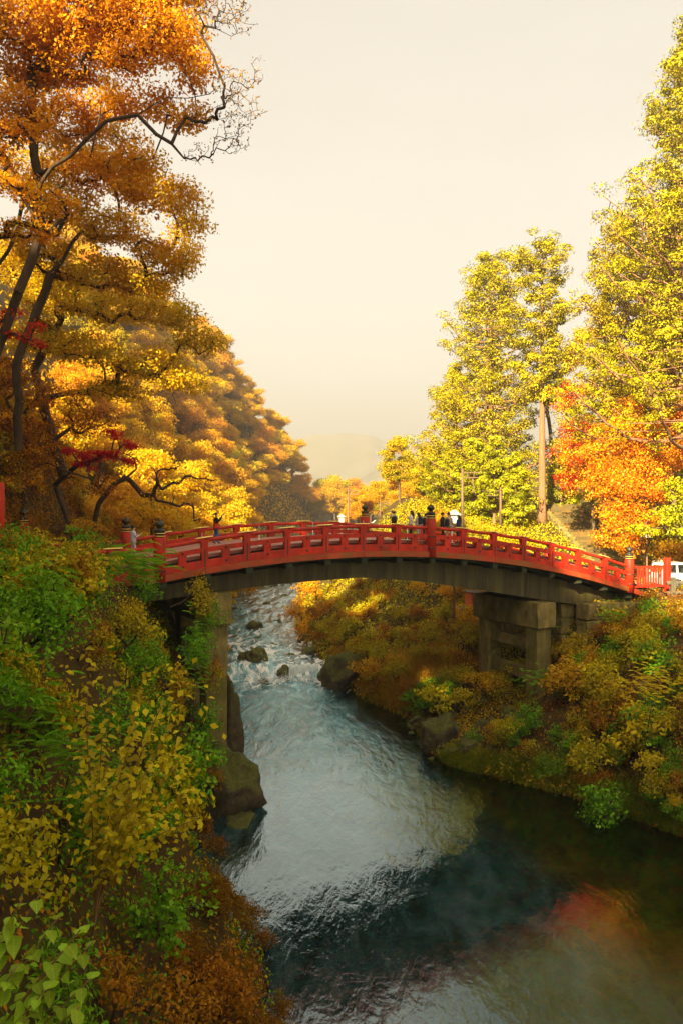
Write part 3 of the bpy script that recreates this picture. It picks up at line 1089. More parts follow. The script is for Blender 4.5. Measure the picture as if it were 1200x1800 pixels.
def skeleton(rng, trunk, centers, step=0.7, jit=0.12, arch=0.15, down_pen=0.6):
    P = [np.array(p, float) for p in trunk]
    par = [-1] + list(range(len(trunk) - 1))
    base = P[0]
    tips = []
    order = np.argsort(np.linalg.norm(centers - np.mean(trunk, 0), axis=1))
    for ci in order:
        c = centers[ci]
        A = np.array(P)
        d = np.linalg.norm(A - c, axis=1) + down_pen * np.maximum(0, A[:, 2] - c[2]) + 0.9 * (A[:, 2] < base[2] + 0.25 * (trunk[-1][2] - base[2]))
        j = int(np.argmin(d))
        s = A[j]
        L = np.linalg.norm(c - s)
        m = max(2, int(L / step))
        prev = j
        for i in range(1, m + 1):
            t = i / m
            p = s + (c - s) * t
            if i < m:
                p = p + rng.normal(size=3) * jit * L / m + np.array([0, 0, arch * L * math.sin(math.pi * t)])
            P.append(p)
            par.append(prev)
            prev = len(P) - 1
        tips.append(prev)
    return np.array(P), np.array(par), tips


def skel_mesh(name, P, par, tips, r_trunk, r_min=0.009, power=0.5, sides=5):
    cnt = np.zeros(len(P))
    cnt[tips] += 1
    for i in range(len(P) - 1, 0, -1):
        cnt[par[i]] += cnt[i]
    cnt = np.maximum(cnt, 0.5)
    rad = np.maximum(r_trunk * (cnt / cnt[0]) ** power, r_min)
    e = np.arange(1, len(P))
    return frusta(name, P[par[e]], P[e], np.minimum(rad[par[e]], rad[e] * 1.6), rad[e], sides)


def cluster_leaves(rng, C, n, rc, flat=0.45):
    """n leaves round each centre"""
    k = len(C)
    off = unit(rng.normal(size=(k, n, 3))) * (rng.random((k, n, 1)) ** 0.45 * 1.75 * rc)
    off[:, :, 2] *= flat
    P = (C[:, None] + off).reshape(-1, 3)
    N = off.copy()
    N[:, :, 2] = N[:, :, 2] / flat + rc * 0.9
    return P, unit(N.reshape(-1, 3))


def lump_centers(rng, lumps, density, shell=0.35):
    """lumps: (centre xyz, rx, ry, rz)"""
    out = []
    for c, rx, ry, rz in lumps:
        n = max(3, int(density * (rx * ry * rz) ** 0.72))
        d = unit(rng.normal(size=(n, 3)))
        r = rng.uniform(shell, 1.0, n) ** 0.6
        out.append(np.array(c) + d * r[:, None] * np.array([rx, ry, rz]))
    return np.concatenate(out)


def build_tree(name, label, cat, trunk, lumps, leafm, rng, density=14, per=70, rc=0.5, flat=0.45, leaf=0.17, r_trunk=0.3, barkm=None,
               group=None, jit=0.7, shell=0.35, second=None, frac=0.3, arch=0.1, leaf_kw=None, foliage='crown', stem='trunk'):
    base = np.array(trunk[0], float)
    C = lump_centers(rng, lumps, density, shell) - base
    tr = [np.array(p, float) - base for p in trunk]
    # densify the trunk
    T = []
    for a, b in zip(tr[:-1], tr[1:]):
        m = max(2, int(np.linalg.norm(b - a) / 0.8))
        for i in range(m):
            T.append(a + (b - a) * i / m + rng.normal(size=3) * 0.05 * (len(T) > 0))
    T.append(tr[-1])
    P, par, tips = skeleton(rng, T, C, arch=arch)
    t = thing(name, label, cat, base, 0, group)
    ob(stem, skel_mesh(stem, P, par, tips, r_trunk), barkm or M['bark'], t)
    if per > 0:
        LP, LN = cluster_leaves(rng, C, per, rc, flat)
        kw = leaf_kw or {}
        if second:
            sel = np.repeat(rng.random(len(C)) < frac, per)
            ob(foliage, leaves_mesh(foliage, LP[~sel], LN[~sel], leaf, rng, jit=jit, **kw), leafm, t)
            if sel.any():
                ob(foliage, leaves_mesh(foliage, LP[sel], LN[sel], leaf, rng, jit=jit, **kw), second, t)
        else:
            ob(foliage, leaves_mesh(foliage, LP, LN, leaf, rng, jit=jit, **kw), leafm, t)
    return t


def L(x, y, Y, r, rz=None, ry=None):
    """a crown lump at a photo pixel and depth, radius in metres"""
    return (at(x, y, Y), r, ry or r * 0.9, rz or r * 0.7)


# ------------------------------------------------------------------ big trees at the left, near the bridge
g = np.random.default_rng(21)
YL = 33.0
b0 = at(40, 860, 34)
build_tree('broadleaf_tree', 'tall orange brown tree filling the top left corner', 'tree',
           [(-15.6, 33.5, 16), at(70, 420, 34), at(55, 160, 33), at(50, -80, 33)],
           [L(40, 30, 32, 1.9), L(150, 20, 32, 2.0), L(250, 30, 31.5, 1.6), L(310, 60, 31, 1.3), L(345, 125, 31, 0.8), L(130, 100, 33, 1.6), L(230, 100, 32, 1.3, 0.6),
            L(60, 120, 34, 1.6), L(240, 175, 32, 1.5, 0.45), L(320, 205, 31, 0.9, 0.35), L(120, 210, 34, 1.7, 0.6), L(20, 200, 33, 1.4),
            L(60, -80, 32, 2.2), L(200, -60, 32, 2.2), L(310, -50, 31, 1.6), L(230, 290, 31, 1.2, 0.5), L(260, 340, 31, 0.8, 0.6), L(150, 300, 33, 1.3, 0.6)],
           M['lf_orange'], g, density=26, per=88, rc=0.46, flat=0.5, leaf=0.155, r_trunk=0.21, second=M['lf_amber'], frac=0.5)
build_tree('broadleaf_tree', 'golden yellow tree leaning out below the orange brown crown at left', 'tree',
           [(-15.2, 37.5, 15), at(30, 640, 37), at(90, 480, 37), at(160, 380, 37)],
           [L(150, 270, 37, 1.6, 0.7), L(240, 320, 37, 1.5, 0.7), L(310, 350, 37, 1.3, 0.8), L(330, 400, 37, 0.9), L(200, 400, 37, 1.7, 0.7), L(290, 450, 37, 1.6, 0.7), L(110, 360, 38, 1.6),
            L(70, 440, 38, 1.6), L(170, 480, 38, 1.8, 0.7), L(270, 500, 38, 1.5, 0.6), L(40, 300, 38, 1.6), L(220, 235, 37, 0.9, 0.5), L(320, 470, 37, 0.9, 0.5)],
           M['lf_yellow'], g, density=22, per=82, rc=0.48, flat=0.45, leaf=0.155, r_trunk=0.21, second=M['lf_amber'], frac=0.3)
build_tree('broadleaf_tree', 'spreading yellow tree with long dark branches above the cliff', 'tree',
           [(-15.0, 43, 14), at(60, 650, 43), at(110, 560, 43)],
           [L(100, 520, 42, 1.8), L(200, 540, 42, 1.9, 0.8), L(290, 550, 42, 1.8, 0.8), L(350, 600, 43, 1.3, 0.8), L(150, 610, 42, 1.9, 0.8), L(260, 640, 42, 2.0, 0.8), L(330, 670, 42, 1.3, 0.6),
            L(60, 590, 43, 1.5), L(200, 690, 43, 1.4, 0.6), L(30, 480, 42, 1.7)],
           M['lf_yellow'], g, density=19, per=78, rc=0.55, flat=0.45, leaf=0.165, r_trunk=0.28, second=M['lf_olive'], frac=0.2)
build_tree('maple_tree', 'orange red maple branches reaching in at the left edge', 'tree',
           [(-14.4, 28.5, 13), at(-60, 480, 28.5), at(-30, 330, 28)],
           [L(10, 230, 28, 1.0, 0.4), L(50, 215, 28, 0.8, 0.3), L(20, 330, 28, 1.1, 0.4), L(80, 355, 28, 0.9, 0.35), L(120, 375, 28, 0.6, 0.25), L(40, 400, 28, 1.1, 0.4), L(-40, 280, 28, 1.2)],
           M['lf_flame'], g, density=20, per=70, rc=0.32, flat=0.35, leaf=0.14, r_trunk=0.2, second=M['lf_orange'], frac=0.5)
build_tree('maple_tree', 'small scarlet maple spray at the left edge above the cliff', 'tree',
           [(-15.2, 34.2, 14), at(-40, 640, 34)],
           [L(15, 545, 34, 0.6, 0.35), L(25, 590, 34, 0.7, 0.3), L(60, 605, 34, 0.5, 0.25), L(60, 575, 34, 0.4, 0.2), L(-30, 570, 34, 0.8)],
           M['lf_red'], g, density=20, per=45, rc=0.26, flat=0.4, leaf=0.14, r_trunk=0.1)
build_tree('maple_tree', 'scarlet maple spray hanging before the yellow trees left of the bridge', 'tree',
           [(-14.6, 45.0, 9), at(95, 850, 45), at(140, 815, 44)],
           [L(165, 800, 43, 0.75, 0.4), L(205, 765, 43, 0.6, 0.25), L(230, 780, 43, 0.6, 0.25), L(200, 800, 43, 0.7, 0.3), L(155, 815, 43, 0.5, 0.3), L(225, 815, 43, 0.4, 0.2), L(120, 790, 43.5, 0.5, 0.25)],
           M['lf_red'], g, density=26, per=60, rc=0.26, flat=0.4, leaf=0.14, r_trunk=0.14)
build_tree('low_tree', 'rusty leaved tree clinging to the dark cliff at the left', 'tree',
           [(-16.4, 41, 11), at(40, 800, 41), at(60, 720, 41)],
           [L(40, 690, 40, 1.6), L(100, 700, 40, 1.2), L(50, 760, 40, 1.4), L(130, 740, 40, 1.1), L(20, 830, 39, 1.2), L(70, 800, 39.5, 0.9), L(20, 650, 40, 1.2), L(170, 730, 41, 0.9), L(185, 850, 41, 0.8, 0.5), L(10, 740, 39, 1.3)],
           M['lf_brown'], g, density=14, per=80, rc=0.42, leaf=0.14, r_trunk=0.25, second=M['lf_orange'], frac=0.4)
build_tree('low_tree', 'thin dark tree leaning right over the left bridge end', 'tree',
           [(-14.3, 46.5, 9.2), at(170, 885, 46), at(205, 850, 46), at(240, 825, 46)],
           [L(290, 820, 46, 1.0, 0.3), L(340, 835, 46, 0.8, 0.25), L(300, 855, 46, 1.0, 0.3), L(260, 875, 46, 0.9, 0.3), L(330, 890, 46, 0.9, 0.3), L(370, 840, 46, 0.6, 0.3), L(350, 915, 46, 0.6, 0.2), L(230, 800, 46, 0.6, 0.3)],
           M['lf_orange'], g, density=16, per=9, rc=0.35, leaf=0.13, r_trunk=0.16)
# bare branches at the top
build_tree('bare_tree', 'nearly leafless grey branches against the sky at the top left', 'tree',
           [(-15.8, 31.5, 17), at(60, 330, 30.5), at(190, 215, 30), at(290, 175, 30), at(370, 165, 30)],
           [L(400, 150, 30, 0.9, 0.8), L(430, 190, 30, 0.9, 0.7), L(410, 240, 30, 0.8, 0.7), L(360, 200, 30, 0.8, 0.5), L(445, 130, 30, 0.6, 0.6), L(375, 20, 30, 1.0, 0.7), L(420, 30, 30, 0.8, 0.7), L(350, 270, 30, 0.7, 0.4), L(390, -30, 30, 1.0)],
           M['lf_brown'], g, density=110, per=2, rc=0.12, leaf=0.10, r_trunk=0.075, shell=0.1, arch=0.02)

# ------------------------------------------------------------------ autumn trees on the far left slope (copies of a few kinds)
def proto_tree(name, leafm, rng, h=10.0, w=4.0, density=17, per=66, leaf=0.24, rc=0.55, bare=False, flat=0.5, second=None):
    lumps = []
    for i in range(13):
        a = rng.uniform(0, 6.28)
        rr = rng.uniform(0.15, 0.85) * w
        zz = h * rng.uniform(0.38, 0.86)
        sz = w * rng.uniform(0.2, 0.48) * (1.1 - 0.4 * zz / h)
        lumps.append((np.array([rr * math.cos(a), rr * math.sin(a), zz]), sz, sz, sz * 0.75))
    lumps.append((np.array([0, 0, h * 0.88]), w * 0.4, w * 0.4, h * 0.12))
    t = build_tree(name, 'x', 'tree', [(0, 0, -0.6), (0.1, 0, h * 0.3), (0.0, 0.2, h * 0.65)], lumps, leafm, rng, density=density, per=per, rc=rc, leaf=leaf, r_trunk=0.24, barkm=M['bark_far'], flat=flat, second=second)
    return t


g2 = np.random.default_rng(5)
protos = {
    'gold': proto_tree('autumn_tree', M['lf_yellow'], g2, 10, 4.2, second=M['lf_amber']),
    'amber': proto_tree('autumn_tree', M['lf_amber'], g2, 11, 4.4),
    'olive': proto_tree('autumn_tree', M['lf_olive'], g2, 11, 4.0, second=M['lf_yellow']),
    'rust': proto_tree('autumn_tree', M['lf_orange'], g2, 9, 3.8),
    'bare': proto_tree('half_bare_tree', M['lf_orange'], g2, 11, 4.2, density=26, per=8, rc=0.45, leaf=0.2),
}
slope_names = {'gold': 'golden tree', 'amber': 'amber tree', 'olive': 'olive brown tree', 'rust': 'rust coloured tree', 'bare': 'half bare grey brown tree'}
first_used = {}


def place_tree(kind, x, y, s, label, group, rot=None, color=None, zoff=0.0, sz=None):
    o = protos[kind]
    if kind in first_used:
        o = copy_tree(o)
    first_used[kind] = 1
    o.location = (x, y, tz(x, y) + zoff)
    o.rotation_euler = (0, 0, rot if rot is not None else random.uniform(0, 6.28))
    o.scale = (s, s, sz or s)
    tag(o, label, 'tree', group)
    if color:
        for c in o.children:
            c.color = (*color, 1)
    return o


rs = random.Random(12)
# trees along the left river edge upstream, in the sun
for i, (px_, Y, kind, s) in enumerate([(300, 62, 'gold', 0.75), (345, 66, 'amber', 0.8), (250, 58, 'gold', 0.7), (395, 76, 'gold', 0.85), (430, 84, 'amber', 0.8), (465, 95, 'gold', 0.85), (500, 108, 'gold', 0.8), (360, 80, 'gold', 0.95), (320, 72, 'amber', 0.95), (480, 118, 'amber', 0.9), (210, 60, 'amber', 0.8), (280, 70, 'gold', 1.0)]):
    X = (px_ - 600) / F * Y
    X = min(X, float(xl(Y)) - 0.8)
    place_tree(kind, X, Y, s, 'bright %s by the river upstream of the bridge at left' % slope_names[kind], 'sunlit trees along the left river edge')
# the slope itself
n_sl = 0
while n_sl < 125:
    Y = rs.uniform(62, 235)
    px_ = rs.uniform(120, 585)
    X = (px_ - 600) / F * Y
    dl_ = float(xl(Y)) - X
    if dl_ < 1.2 or dl_ > 46:
        continue
    n_sl += 1
    kind = rs.choice(['gold', 'olive', 'amber', 'gold', 'bare', 'amber', 'gold'] if Y > 100 else ['gold', 'amber', 'gold', 'gold', 'amber'])
    if Y > 150:
        kind = rs.choice(['gold', 'amber', 'gold'])
    place_tree(kind, X, Y, rs.uniform(0.75, 1.05) * (1 + 0.001 * Y), '%s %s the steep left slope, %s' % (slope_names[kind], 'low on' if dl_ < 7 else 'halfway up' if dl_ < 20 else 'high on', 'just behind the near trees' if Y < 95 else 'further upstream' if Y < 160 else 'at its far end'), 'trees on the steep left slope')
# unseen trees on the hill behind the camera, added to shade the gorge
for i in range(24):
    Y = rs.uniform(-36, -2)
    X = float(np.interp(Y, [-40, -10, 10, 25, 40], [0, -3, -10, -17, -17])) - rs.uniform(4, 26)
    if X > -0.55 * Y and Y > 0:
        continue
    kind = rs.choice(['gold', 'olive', 'rust'])
    place_tree(kind, X, Y, rs.uniform(1.0, 1.25), 'unseen %s added for shade on the hill behind the viewpoint' % slope_names[kind], 'added shade trees on the hill behind the viewpoint')
# far woods in the valley
for i in range(60):
    Y = rs.uniform(230, 330)
    px_ = rs.uniform(480, 800)
    X = (px_ - 600) / F * Y
    kind = rs.choice(['gold', 'amber', 'olive', 'olive'] if px_ < 650 else ['gold', 'amber', 'gold'])
    top = np.interp(px_, [480, 560, 600, 640, 660, 720, 800], [860, 850, 846, 858, 850, 858, 870]) + rs.uniform(0, 22)
    z = H + (HORIZON - top) / F * Y
    s = min(1.7, max(0.5, (z - tz(X, Y)) / 10.2))
    place_tree(kind, X, Y, s, '%s in the far woods at the head of the valley' % slope_names[kind], 'far woods at the head of the valley')

for i in range(34):
    Y = rs.uniform(92, 210)
    px_ = rs.uniform(625, 775)
    X = (px_ - 600) / F * Y
    if X < float(xr(Y)) + 1.0:
        continue
    kind = rs.choice(['gold', 'amber', 'gold', 'olive'])
    place_tree(kind, X, Y, rs.uniform(0.55, 0.8), 'small %s on the right bank far upstream' % slope_names[kind], 'trees on the right bank far upstream')

# ------------------------------------------------------------------ cedars at the right
def cedar(label, x, Y, ytop, ybase, rmax, seed, leafm=None, clumps=420, h0=0.25, lean=(0, 0), trunk_r=0.55, top_pow=0.75, csize=0.75, prof=None, name='cedar_tree', per=106, leaf=0.205, group=None, droop=0.0):
    rng = np.random.default_rng(seed)
    p = at(x, ybase, Y)
    X = p[0]
    zb = min(p[2], tz(X, Y) + 0.3) if False else tz(X, Y) - 0.3
    zt = at(x, ytop, Y)[2]
    hh = zt - zb
    t = thing(name, label, 'tree', (X, Y, zb))
    if group:
        t['group'] = group
    A, B, ra, rb_ = [], [], [], []
    nt_ = 16
    tp = [np.array([lean[0] * (i / nt_) ** 1.5, lean[1] * (i / nt_) ** 1.5, hh * 0.97 * i / nt_]) for i in range(nt_ + 1)]
    trr = [trunk_r * (1 - 0.93 * i / nt_) * (1.35 if i == 0 else 1) + 0.03 for i in range(nt_ + 1)]
    ob('trunk', tube_mesh('trunk', tp, trr, 12), M['cedar_bark'], t)
    clumps = clumps * 0.9
    nb = max(20, int(clumps / 6.5))
    CP, CR = [], []
    for i in range(nb):
        f = h0 + (1 - h0) * ((i + rng.uniform(0, 1)) / nb)
        a = i * 2.399 + rng.uniform(-0.5, 0.5)
        rel = (f - h0) / (1 - h0)
        shape = prof(rel) if prof else (1 - rel) ** top_pow * (0.55 + 0.45 * min(1, rel * 5))
        Lb = rmax * max(0.10, shape) * rng.uniform(0.62, 1.12)
        k = f * nt_
        j = min(int(k), nt_ - 1)
        s = tp[j] + (tp[j + 1] - tp[j]) * (k - j)
        d = np.array([math.cos(a), math.sin(a), 0.0])
        up = rng.uniform(-0.02, 0.28) + 0.5 * rel ** 2 - droop
        pts = [s]
        m = max(3, int(Lb / 0.8))
        for q in range(1, m + 1):
            tt = q / m
            pts.append(s + d * Lb * tt + np.array([0, 0, Lb * (up * tt + 0.16 * tt * tt - 0.14 * math.sin(math.pi * tt))]) + rng.normal(size=3) * 0.09)
        rr = 0.035 + 0.018 * Lb
        for q in range(m):
            A.append(pts[q]); B.append(pts[q + 1])
            ra.append(rr * (1 - 0.8 * q / m)); rb_.append(rr * (1 - 0.8 * (q + 1) / m))
        nc = max(3, int(6.5 * (0.4 + 0.7 * shape) + 1))
        for c in range(nc):
            tt = 1.0 if c == 0 else rng.uniform(0.38, 1.0)
            q = min(int(tt * m), m - 1)
            pp = pts[q] + (pts[q + 1] - pts[q]) * (tt * m - q)
            side = np.array([-d[1], d[0], 0])
            sp = 0.0 if c == 0 else rng.normal() * 0.30 * Lb * (1.1 - 0.6 * tt)
            end = pp + side * sp + np.array([0, 0, rng.uniform(0.0, 0.35)])
            CP.append(end)
            CR.append(csize * rng.uniform(0.55, 1.15) * (0.6 + 0.4 * min(1, Lb / 3)))
            if abs(sp) > 0.3:
                A.append(pp); B.append(end - np.array([0, 0, 0.1])); ra.append(0.035); rb_.append(0.02)
    ob('branches', frusta('branches', np.array(A), np.array(B), np.array(ra), np.array(rb_), 5), M['cedar_bark'], t)['kind'] = 'stuff'
    CP, CR = np.array(CP), np.array(CR)
    n = len(CP)
    d = unit(rng.normal(size=(n, per, 3)) + np.array([0, 0, 0.45]))
    # knobbly clump: a few sub-lobes
    lob = unit(rng.normal(size=(n, 5, 3)))
    dots = np.einsum('npk,nlk->npl', d, lob).max(-1)
    r = CR[:, None] * (0.55 + 0.55 * np.clip(dots, 0, 1) ** 2) * rng.uniform(0.75, 1.0, (n, per))
    P = CP[:, None] + d * r[..., None] * np.array([1.1, 1.1, 0.66])
    dn = d * 0.85 + np.array([0, 0, 0.25])
    ob('crown', leaves_mesh('crown', P.reshape(-1, 3), dn.reshape(-1, 3), leaf, rng, aspect=0.5, jit=0.3, fold=0.07), leafm or M['lf_cedar'], t)
    return t


flat_top = lambda r: (0.35 + 0.65 * math.sin(math.pi * min(1, 0.12 + 0.8 * r))) * (1 if r < 0.93 else 0.7)
cedar('tall cedar with a bare lower trunk beside the stone stairs', 952, 74, 428, 935, 2.9, 1, clumps=340, h0=0.44, prof=lambda r: 0.62 + 0.45 * math.sin(r * 9) ** 2 if r < 0.9 else 0.75, trunk_r=0.36, csize=0.95)
cedar('broad shaggy cedar left of the bare trunked cedar', 862, 82, 452, 920, 8.0, 2, clumps=1150, h0=0.08, prof=lambda r: max(0.16, (1 - r) ** 0.55 * (0.75 + 0.35 * math.sin(r * 13) ** 2)), csize=1.05, trunk_r=0.4)
cedar('slender cedar at the left end of the cedar row', 800, 90, 640, 915, 5.2, 3, clumps=420, h0=0.08, csize=0.95, trunk_r=0.4)
cedar('huge cedar towering at the right picture edge', 1222, 58, 20, 940, 9.8, 4, clumps=1700, h0=0.22, prof=lambda r: max(0.10, (1 - r) ** 0.72 * (0.9 + 0.2 * math.sin(r * 17))), csize=0.95, trunk_r=0.5, leaf=0.195, per=106)
cedar('rounded cedar crown leaning left of the huge cedar', 1128, 66, 385, 930, 5.0, 5, clumps=520, h0=0.42, prof=lambda r: 0.55 + 0.5 * math.sin(math.pi * (0.25 + 0.7 * r)), csize=1.0, trunk_r=0.38)
cedar('narrow golden green cypress behind the flame coloured maple', 1062, 78, 505, 925, 4.0, 6, M['lf_cedar_green'], clumps=420, h0=0.08, top_pow=0.8, csize=0.9, trunk_r=0.4, name='cypress_tree')
cedar('dense golden green cypress at the right edge above the maple', 1180, 70, 330, 925, 5.5, 7, M['lf_cedar_green'], clumps=620, h0=0.15, csize=1.0, trunk_r=0.5, name='cypress_tree')
for i, (x, Y, yt, r, lab) in enumerate([(790, 84, 790, 2.6, 'young cypress behind the last bridge visitors'), (830, 78, 775, 2.6, 'young cypress behind the taller utility pole'), (868, 74, 770, 2.5, 'young cypress behind the shorter utility pole'),
                                        (905, 72, 800, 2.2, 'young cypress left of the bare cedar trunk'), (765, 96, 800, 3.0, 'leftmost young cypress at the foot of the cedar row'), (985, 80, 800, 2.4, 'dark young cypress right of the bare cedar trunk')]):
    cedar(lab, x, Y, yt, 920, r, 20 + i, M['lf_cedar_green'], clumps=190, h0=0.03, top_pow=0.6, csize=0.8, trunk_r=0.15, name='cypress_tree', group='young cypresses below the cedars')

# unseen cedars added behind the camera to cast shade over the gorge
c0 = None
for i, (X, Y, h) in enumerate([(-16, -13, 46), (-9, -15, 45), (-3, -16, 46), (3, -17, 45), (-12.5, -19, 47), (0, -22, 47)]):
    if c0 is None:
        c0 = cedar('x', 600 + X * F / Y, Y, HORIZON - (h - H) * F / Y, 900, 5.4, 60, clumps=330, h0=0.05, csize=1.1, per=30, leaf=0.42, prof=lambda r: max(0.2, (1 - r) ** 0.35))
        o = c0
    else:
        o = copy_tree(c0)
        o.location = (X, Y, tz(X, Y) - 0.3)
        sz_ = (h - o.location.z) / (46 - c0.location.z)
        o.scale = (1, 1, sz_)
        o.rotation_euler = (0, 0, i * 1.3)
    tag(o, 'tall unseen cedar added behind the viewpoint to shade the gorge', 'tree', 'added shade cedars behind the viewpoint')

# flame maples at the right
g3 = np.random.default_rng(33)
build_tree('maple_tree', 'flame orange maple spreading above the parked car', 'tree', [(25.4, 59, tz(25.4, 59) - 0.3), (24.6, 59, 13), (23.6, 59, 15.5)],
           [(c_, a_, b_, z_ * 1.7) for c_, a_, b_, z_ in [L(1090, 760, 58, 1.7, 0.7), L(1150, 745, 58, 1.5, 0.7), L(1060, 800, 57, 1.6, 0.7), L(1130, 810, 57, 1.8, 0.8), L(1180, 800, 57, 1.3, 0.8), L(1080, 850, 56.5, 1.6, 0.7), L(1140, 860, 56.5, 1.5, 0.7), L(1045, 850, 57, 1.1, 0.6), L(1090, 900, 56.5, 1.4, 0.6), L(1100, 720, 58, 1.1, 0.5), L(1190, 730, 58, 1.1, 0.6), L(1140, 915, 56, 0.9, 0.5), L(1075, 935, 56.5, 1.0, 0.6), L(1105, 955, 56, 0.8, 0.5)]],
           M['lf_flame'], g3, density=20, per=62, rc=0.5, flat=0.6, leaf=0.19, r_trunk=0.2, second=M['lf_amber'], frac=0.45, barkm=M['bark_far'])
build_tree('maple_tree', 'red maple beside the stone stairs right of the cedar trunk', 'tree', [(21.6, 68, tz(21.6, 68) - 0.3), (21.3, 68, 14), (20.8, 68, 17)],
           [(c_, a_, b_, z_ * 1.7) for c_, a_, b_, z_ in [L(1005, 700, 67, 1.3, 0.8), L(1010, 760, 66, 1.4, 0.8), L(1020, 820, 65, 1.5, 0.8), L(990, 790, 66, 1.0, 0.6), L(1045, 770, 65, 1.2, 0.6), L(1000, 845, 65, 1.0, 0.6)]],
           M['lf_flame'], g3, density=18, per=60, rc=0.5, flat=0.6, leaf=0.19, r_trunk=0.16, second=M['lf_red'], frac=0.5, barkm=M['bark_far'])
build_tree('broadleaf_tree', 'yellow green broadleaf tree above the car at the right edge', 'tree', [(25.2, 54.5, tz(25.2, 54.5) - 0.3), (24.8, 54.5, 10), (24.4, 54.5, 12)],
           [L(1190, 860, 53.5, 1.2, 0.6), L(1170, 905, 53, 1.2, 0.5), L(1195, 940, 53, 1.1, 0.5), L(1130, 930, 54, 0.9, 0.5), L(1215, 900, 53, 1.3)],
           M['lf_cedar_green'], g3, density=15, per=70, rc=0.42, flat=0.45, leaf=0.18, r_trunk=0.2, barkm=M['bark_far'])
build_tree('broadleaf_tree', 'thin orange tree behind the bare cedar trunk', 'tree', [(22.6, 84, tz(22.6, 84) - 0.3), (22.2, 84, 18), (21.5, 84, 24)],
           [L(985, 640, 83, 1.6, 1.0), L(1000, 690, 83, 1.8, 1.0), L(1030, 590, 84, 1.4, 1.2), L(1010, 620, 84, 1.5, 1.2)],
           M['lf_amber'], g3, density=12, per=50, rc=0.55, leaf=0.24, r_trunk=0.2, barkm=M['bark_far'])

# ------------------------------------------------------------------ shrubs on the banks
def proto_shrub(name, leafm, rng, h, w, leaf, per=26, n=46, second=None, jit=0.8, aspect=0.6, barkm=None):
    lumps = []
    for i in range(7):
        a = rng.uniform(0, 6.28)
        r = rng.uniform(0, 0.62) * w
        sz = w * rng.uniform(0.28, 0.5)
        lumps.append((np.array([r * math.cos(a), r * math.sin(a), h * rng.uniform(0.3, 0.8)]), sz, sz, h * 0.26))
    return build_tree(name, 'x', 'shrub', [(0, 0, -0.3), (0.03, 0, h * 0.12), (0.0, 0.03, h * 0.3)], lumps, leafm, rng, density=n / 7 / (w * 0.4) ** 2.1, per=per, rc=w * 0.16, flat=0.6, leaf=leaf,
                      r_trunk=0.05, jit=jit, second=second, leaf_kw={'aspect': aspect}, foliage='foliage', stem='stems', barkm=barkm)


g4 = np.random.default_rng(77)
shrubs = {
    'green': proto_shrub('leafy_shrub', M['lf_green'], g4, 1.5, 1.2, 0.12),
    'rust': proto_shrub('rusty_shrub', M['lf_brown'], g4, 1.3, 1.2, 0.08, per=48),
    'olive': proto_shrub('olive_shrub', M['lf_olive'], g4, 1.4, 1.3, 0.11, per=30),
    'pale': proto_shrub('pale_shrub', M['lf_pale'], g4, 1.4, 1.2, 0.15, per=22),
    'mixed': proto_shrub('mottled_shrub', M['lf_olive'], g4, 1.3, 1.2, 0.10, per=32, second=M['lf_brown']),
    'gold': proto_shrub('golden_bush', M['lf_amber'], g4, 1.6, 1.3, 0.12, per=34, second=M['lf_yellow']),
    'fern': proto_shrub('narrow_leaved_plant', M['lf_green'], g4, 1.0, 1.1, 0.16, per=30, aspect=0.25),
}
shrub_words = {'green': 'green leafy shrub', 'rust': 'rust brown shrub', 'olive': 'olive brown shrub', 'pale': 'pale yellow leaved shrub', 'mixed': 'mottled shrub', 'gold': 'golden orange bush', 'fern': 'narrow leaved plant'}
sh_used = {}


def place_shrub(kind, x, y, s, label, group=None, color=None, z=None, tilt=0.45, sz=None):
    o = shrubs[kind]
    if kind in sh_used:
        o = copy_tree(o)
    sh_used[kind] = 1
    e = 0.5
    gxx = (tz(x + e, y) - tz(x - e, y)) / (2 * e)
    gyy = (tz(x, y + e) - tz(x, y - e)) / (2 * e)
    nrm = Vector((-gxx * tilt, -gyy * tilt, 1)).normalized()
    q = Vector((0, 0, 1)).rotation_difference(nrm)
    o.rotation_euler = (q.to_matrix() @ Matrix.Rotation(random.uniform(0, 6.28), 3, 'Z')).to_euler()
    o.location = (x, y, tz(x, y) - 0.05 if z is None else z)
    o.scale = (s, s, sz or s)
    tag(o, label, 'shrub', group)
    if color:
        for c in o.children:
            c.color = (*color, 1)
    return o


# left bank, from below the camera to the bridge
def left_zone(Y, z):
    hgt = 'high on' if z > 7 else ('halfway down' if z > 3.2 else 'at the foot of')
    dep = 'nearest the viewer' if Y < 15 else ('in front of the bridge' if Y < 25 else 'beside the left pier')
    return hgt + ' the left bank ' + dep


def right_zone(px_, z):
    hgt = 'high on' if z > 4.6 else ('halfway up' if z > 2 else 'at the foot of')
    dep = 'left of the stone pier' if px_ < 850 else ('below the right bridge end' if px_ < 1040 else 'towards the right edge')
    return hgt + ' the right bank ' + dep


for i in range(185):
    Y = rs.uniform(8.5, 37)
    d = rs.uniform(0.2, 8.5)
    X = float(xl(Y)) - d
    if abs(X / Y) > 0.50:
        continue
    z = tz(X, Y)
    if True:
        kind = rs.choice(['green', 'green', 'olive', 'mixed', 'rust', 'mixed', 'fern', 'pale', 'olive', 'green', 'green', 'fern'])
    if H - z < 2.2 and Y < 20:
        continue
    yq = HORIZON + (H - z - 0.7) * F / Y
    if 600 + F * (X + 0.75) / Y > np.interp(yq, [1000, 1300, 1450, 1640, 1700, 1800], [340, 345, 310, 305, 400, 500]):
        continue
    if yq > 1640 and Y > 11:
        kind = 'rust'
    elif kind == 'rust' and yq > 1420:
        kind = 'olive'
    place_shrub(kind, X, Y, rs.uniform(0.65, 1.1), '%s %s' % (shrub_words[kind], left_zone(Y, z)), 'shrubs on the steep left bank')
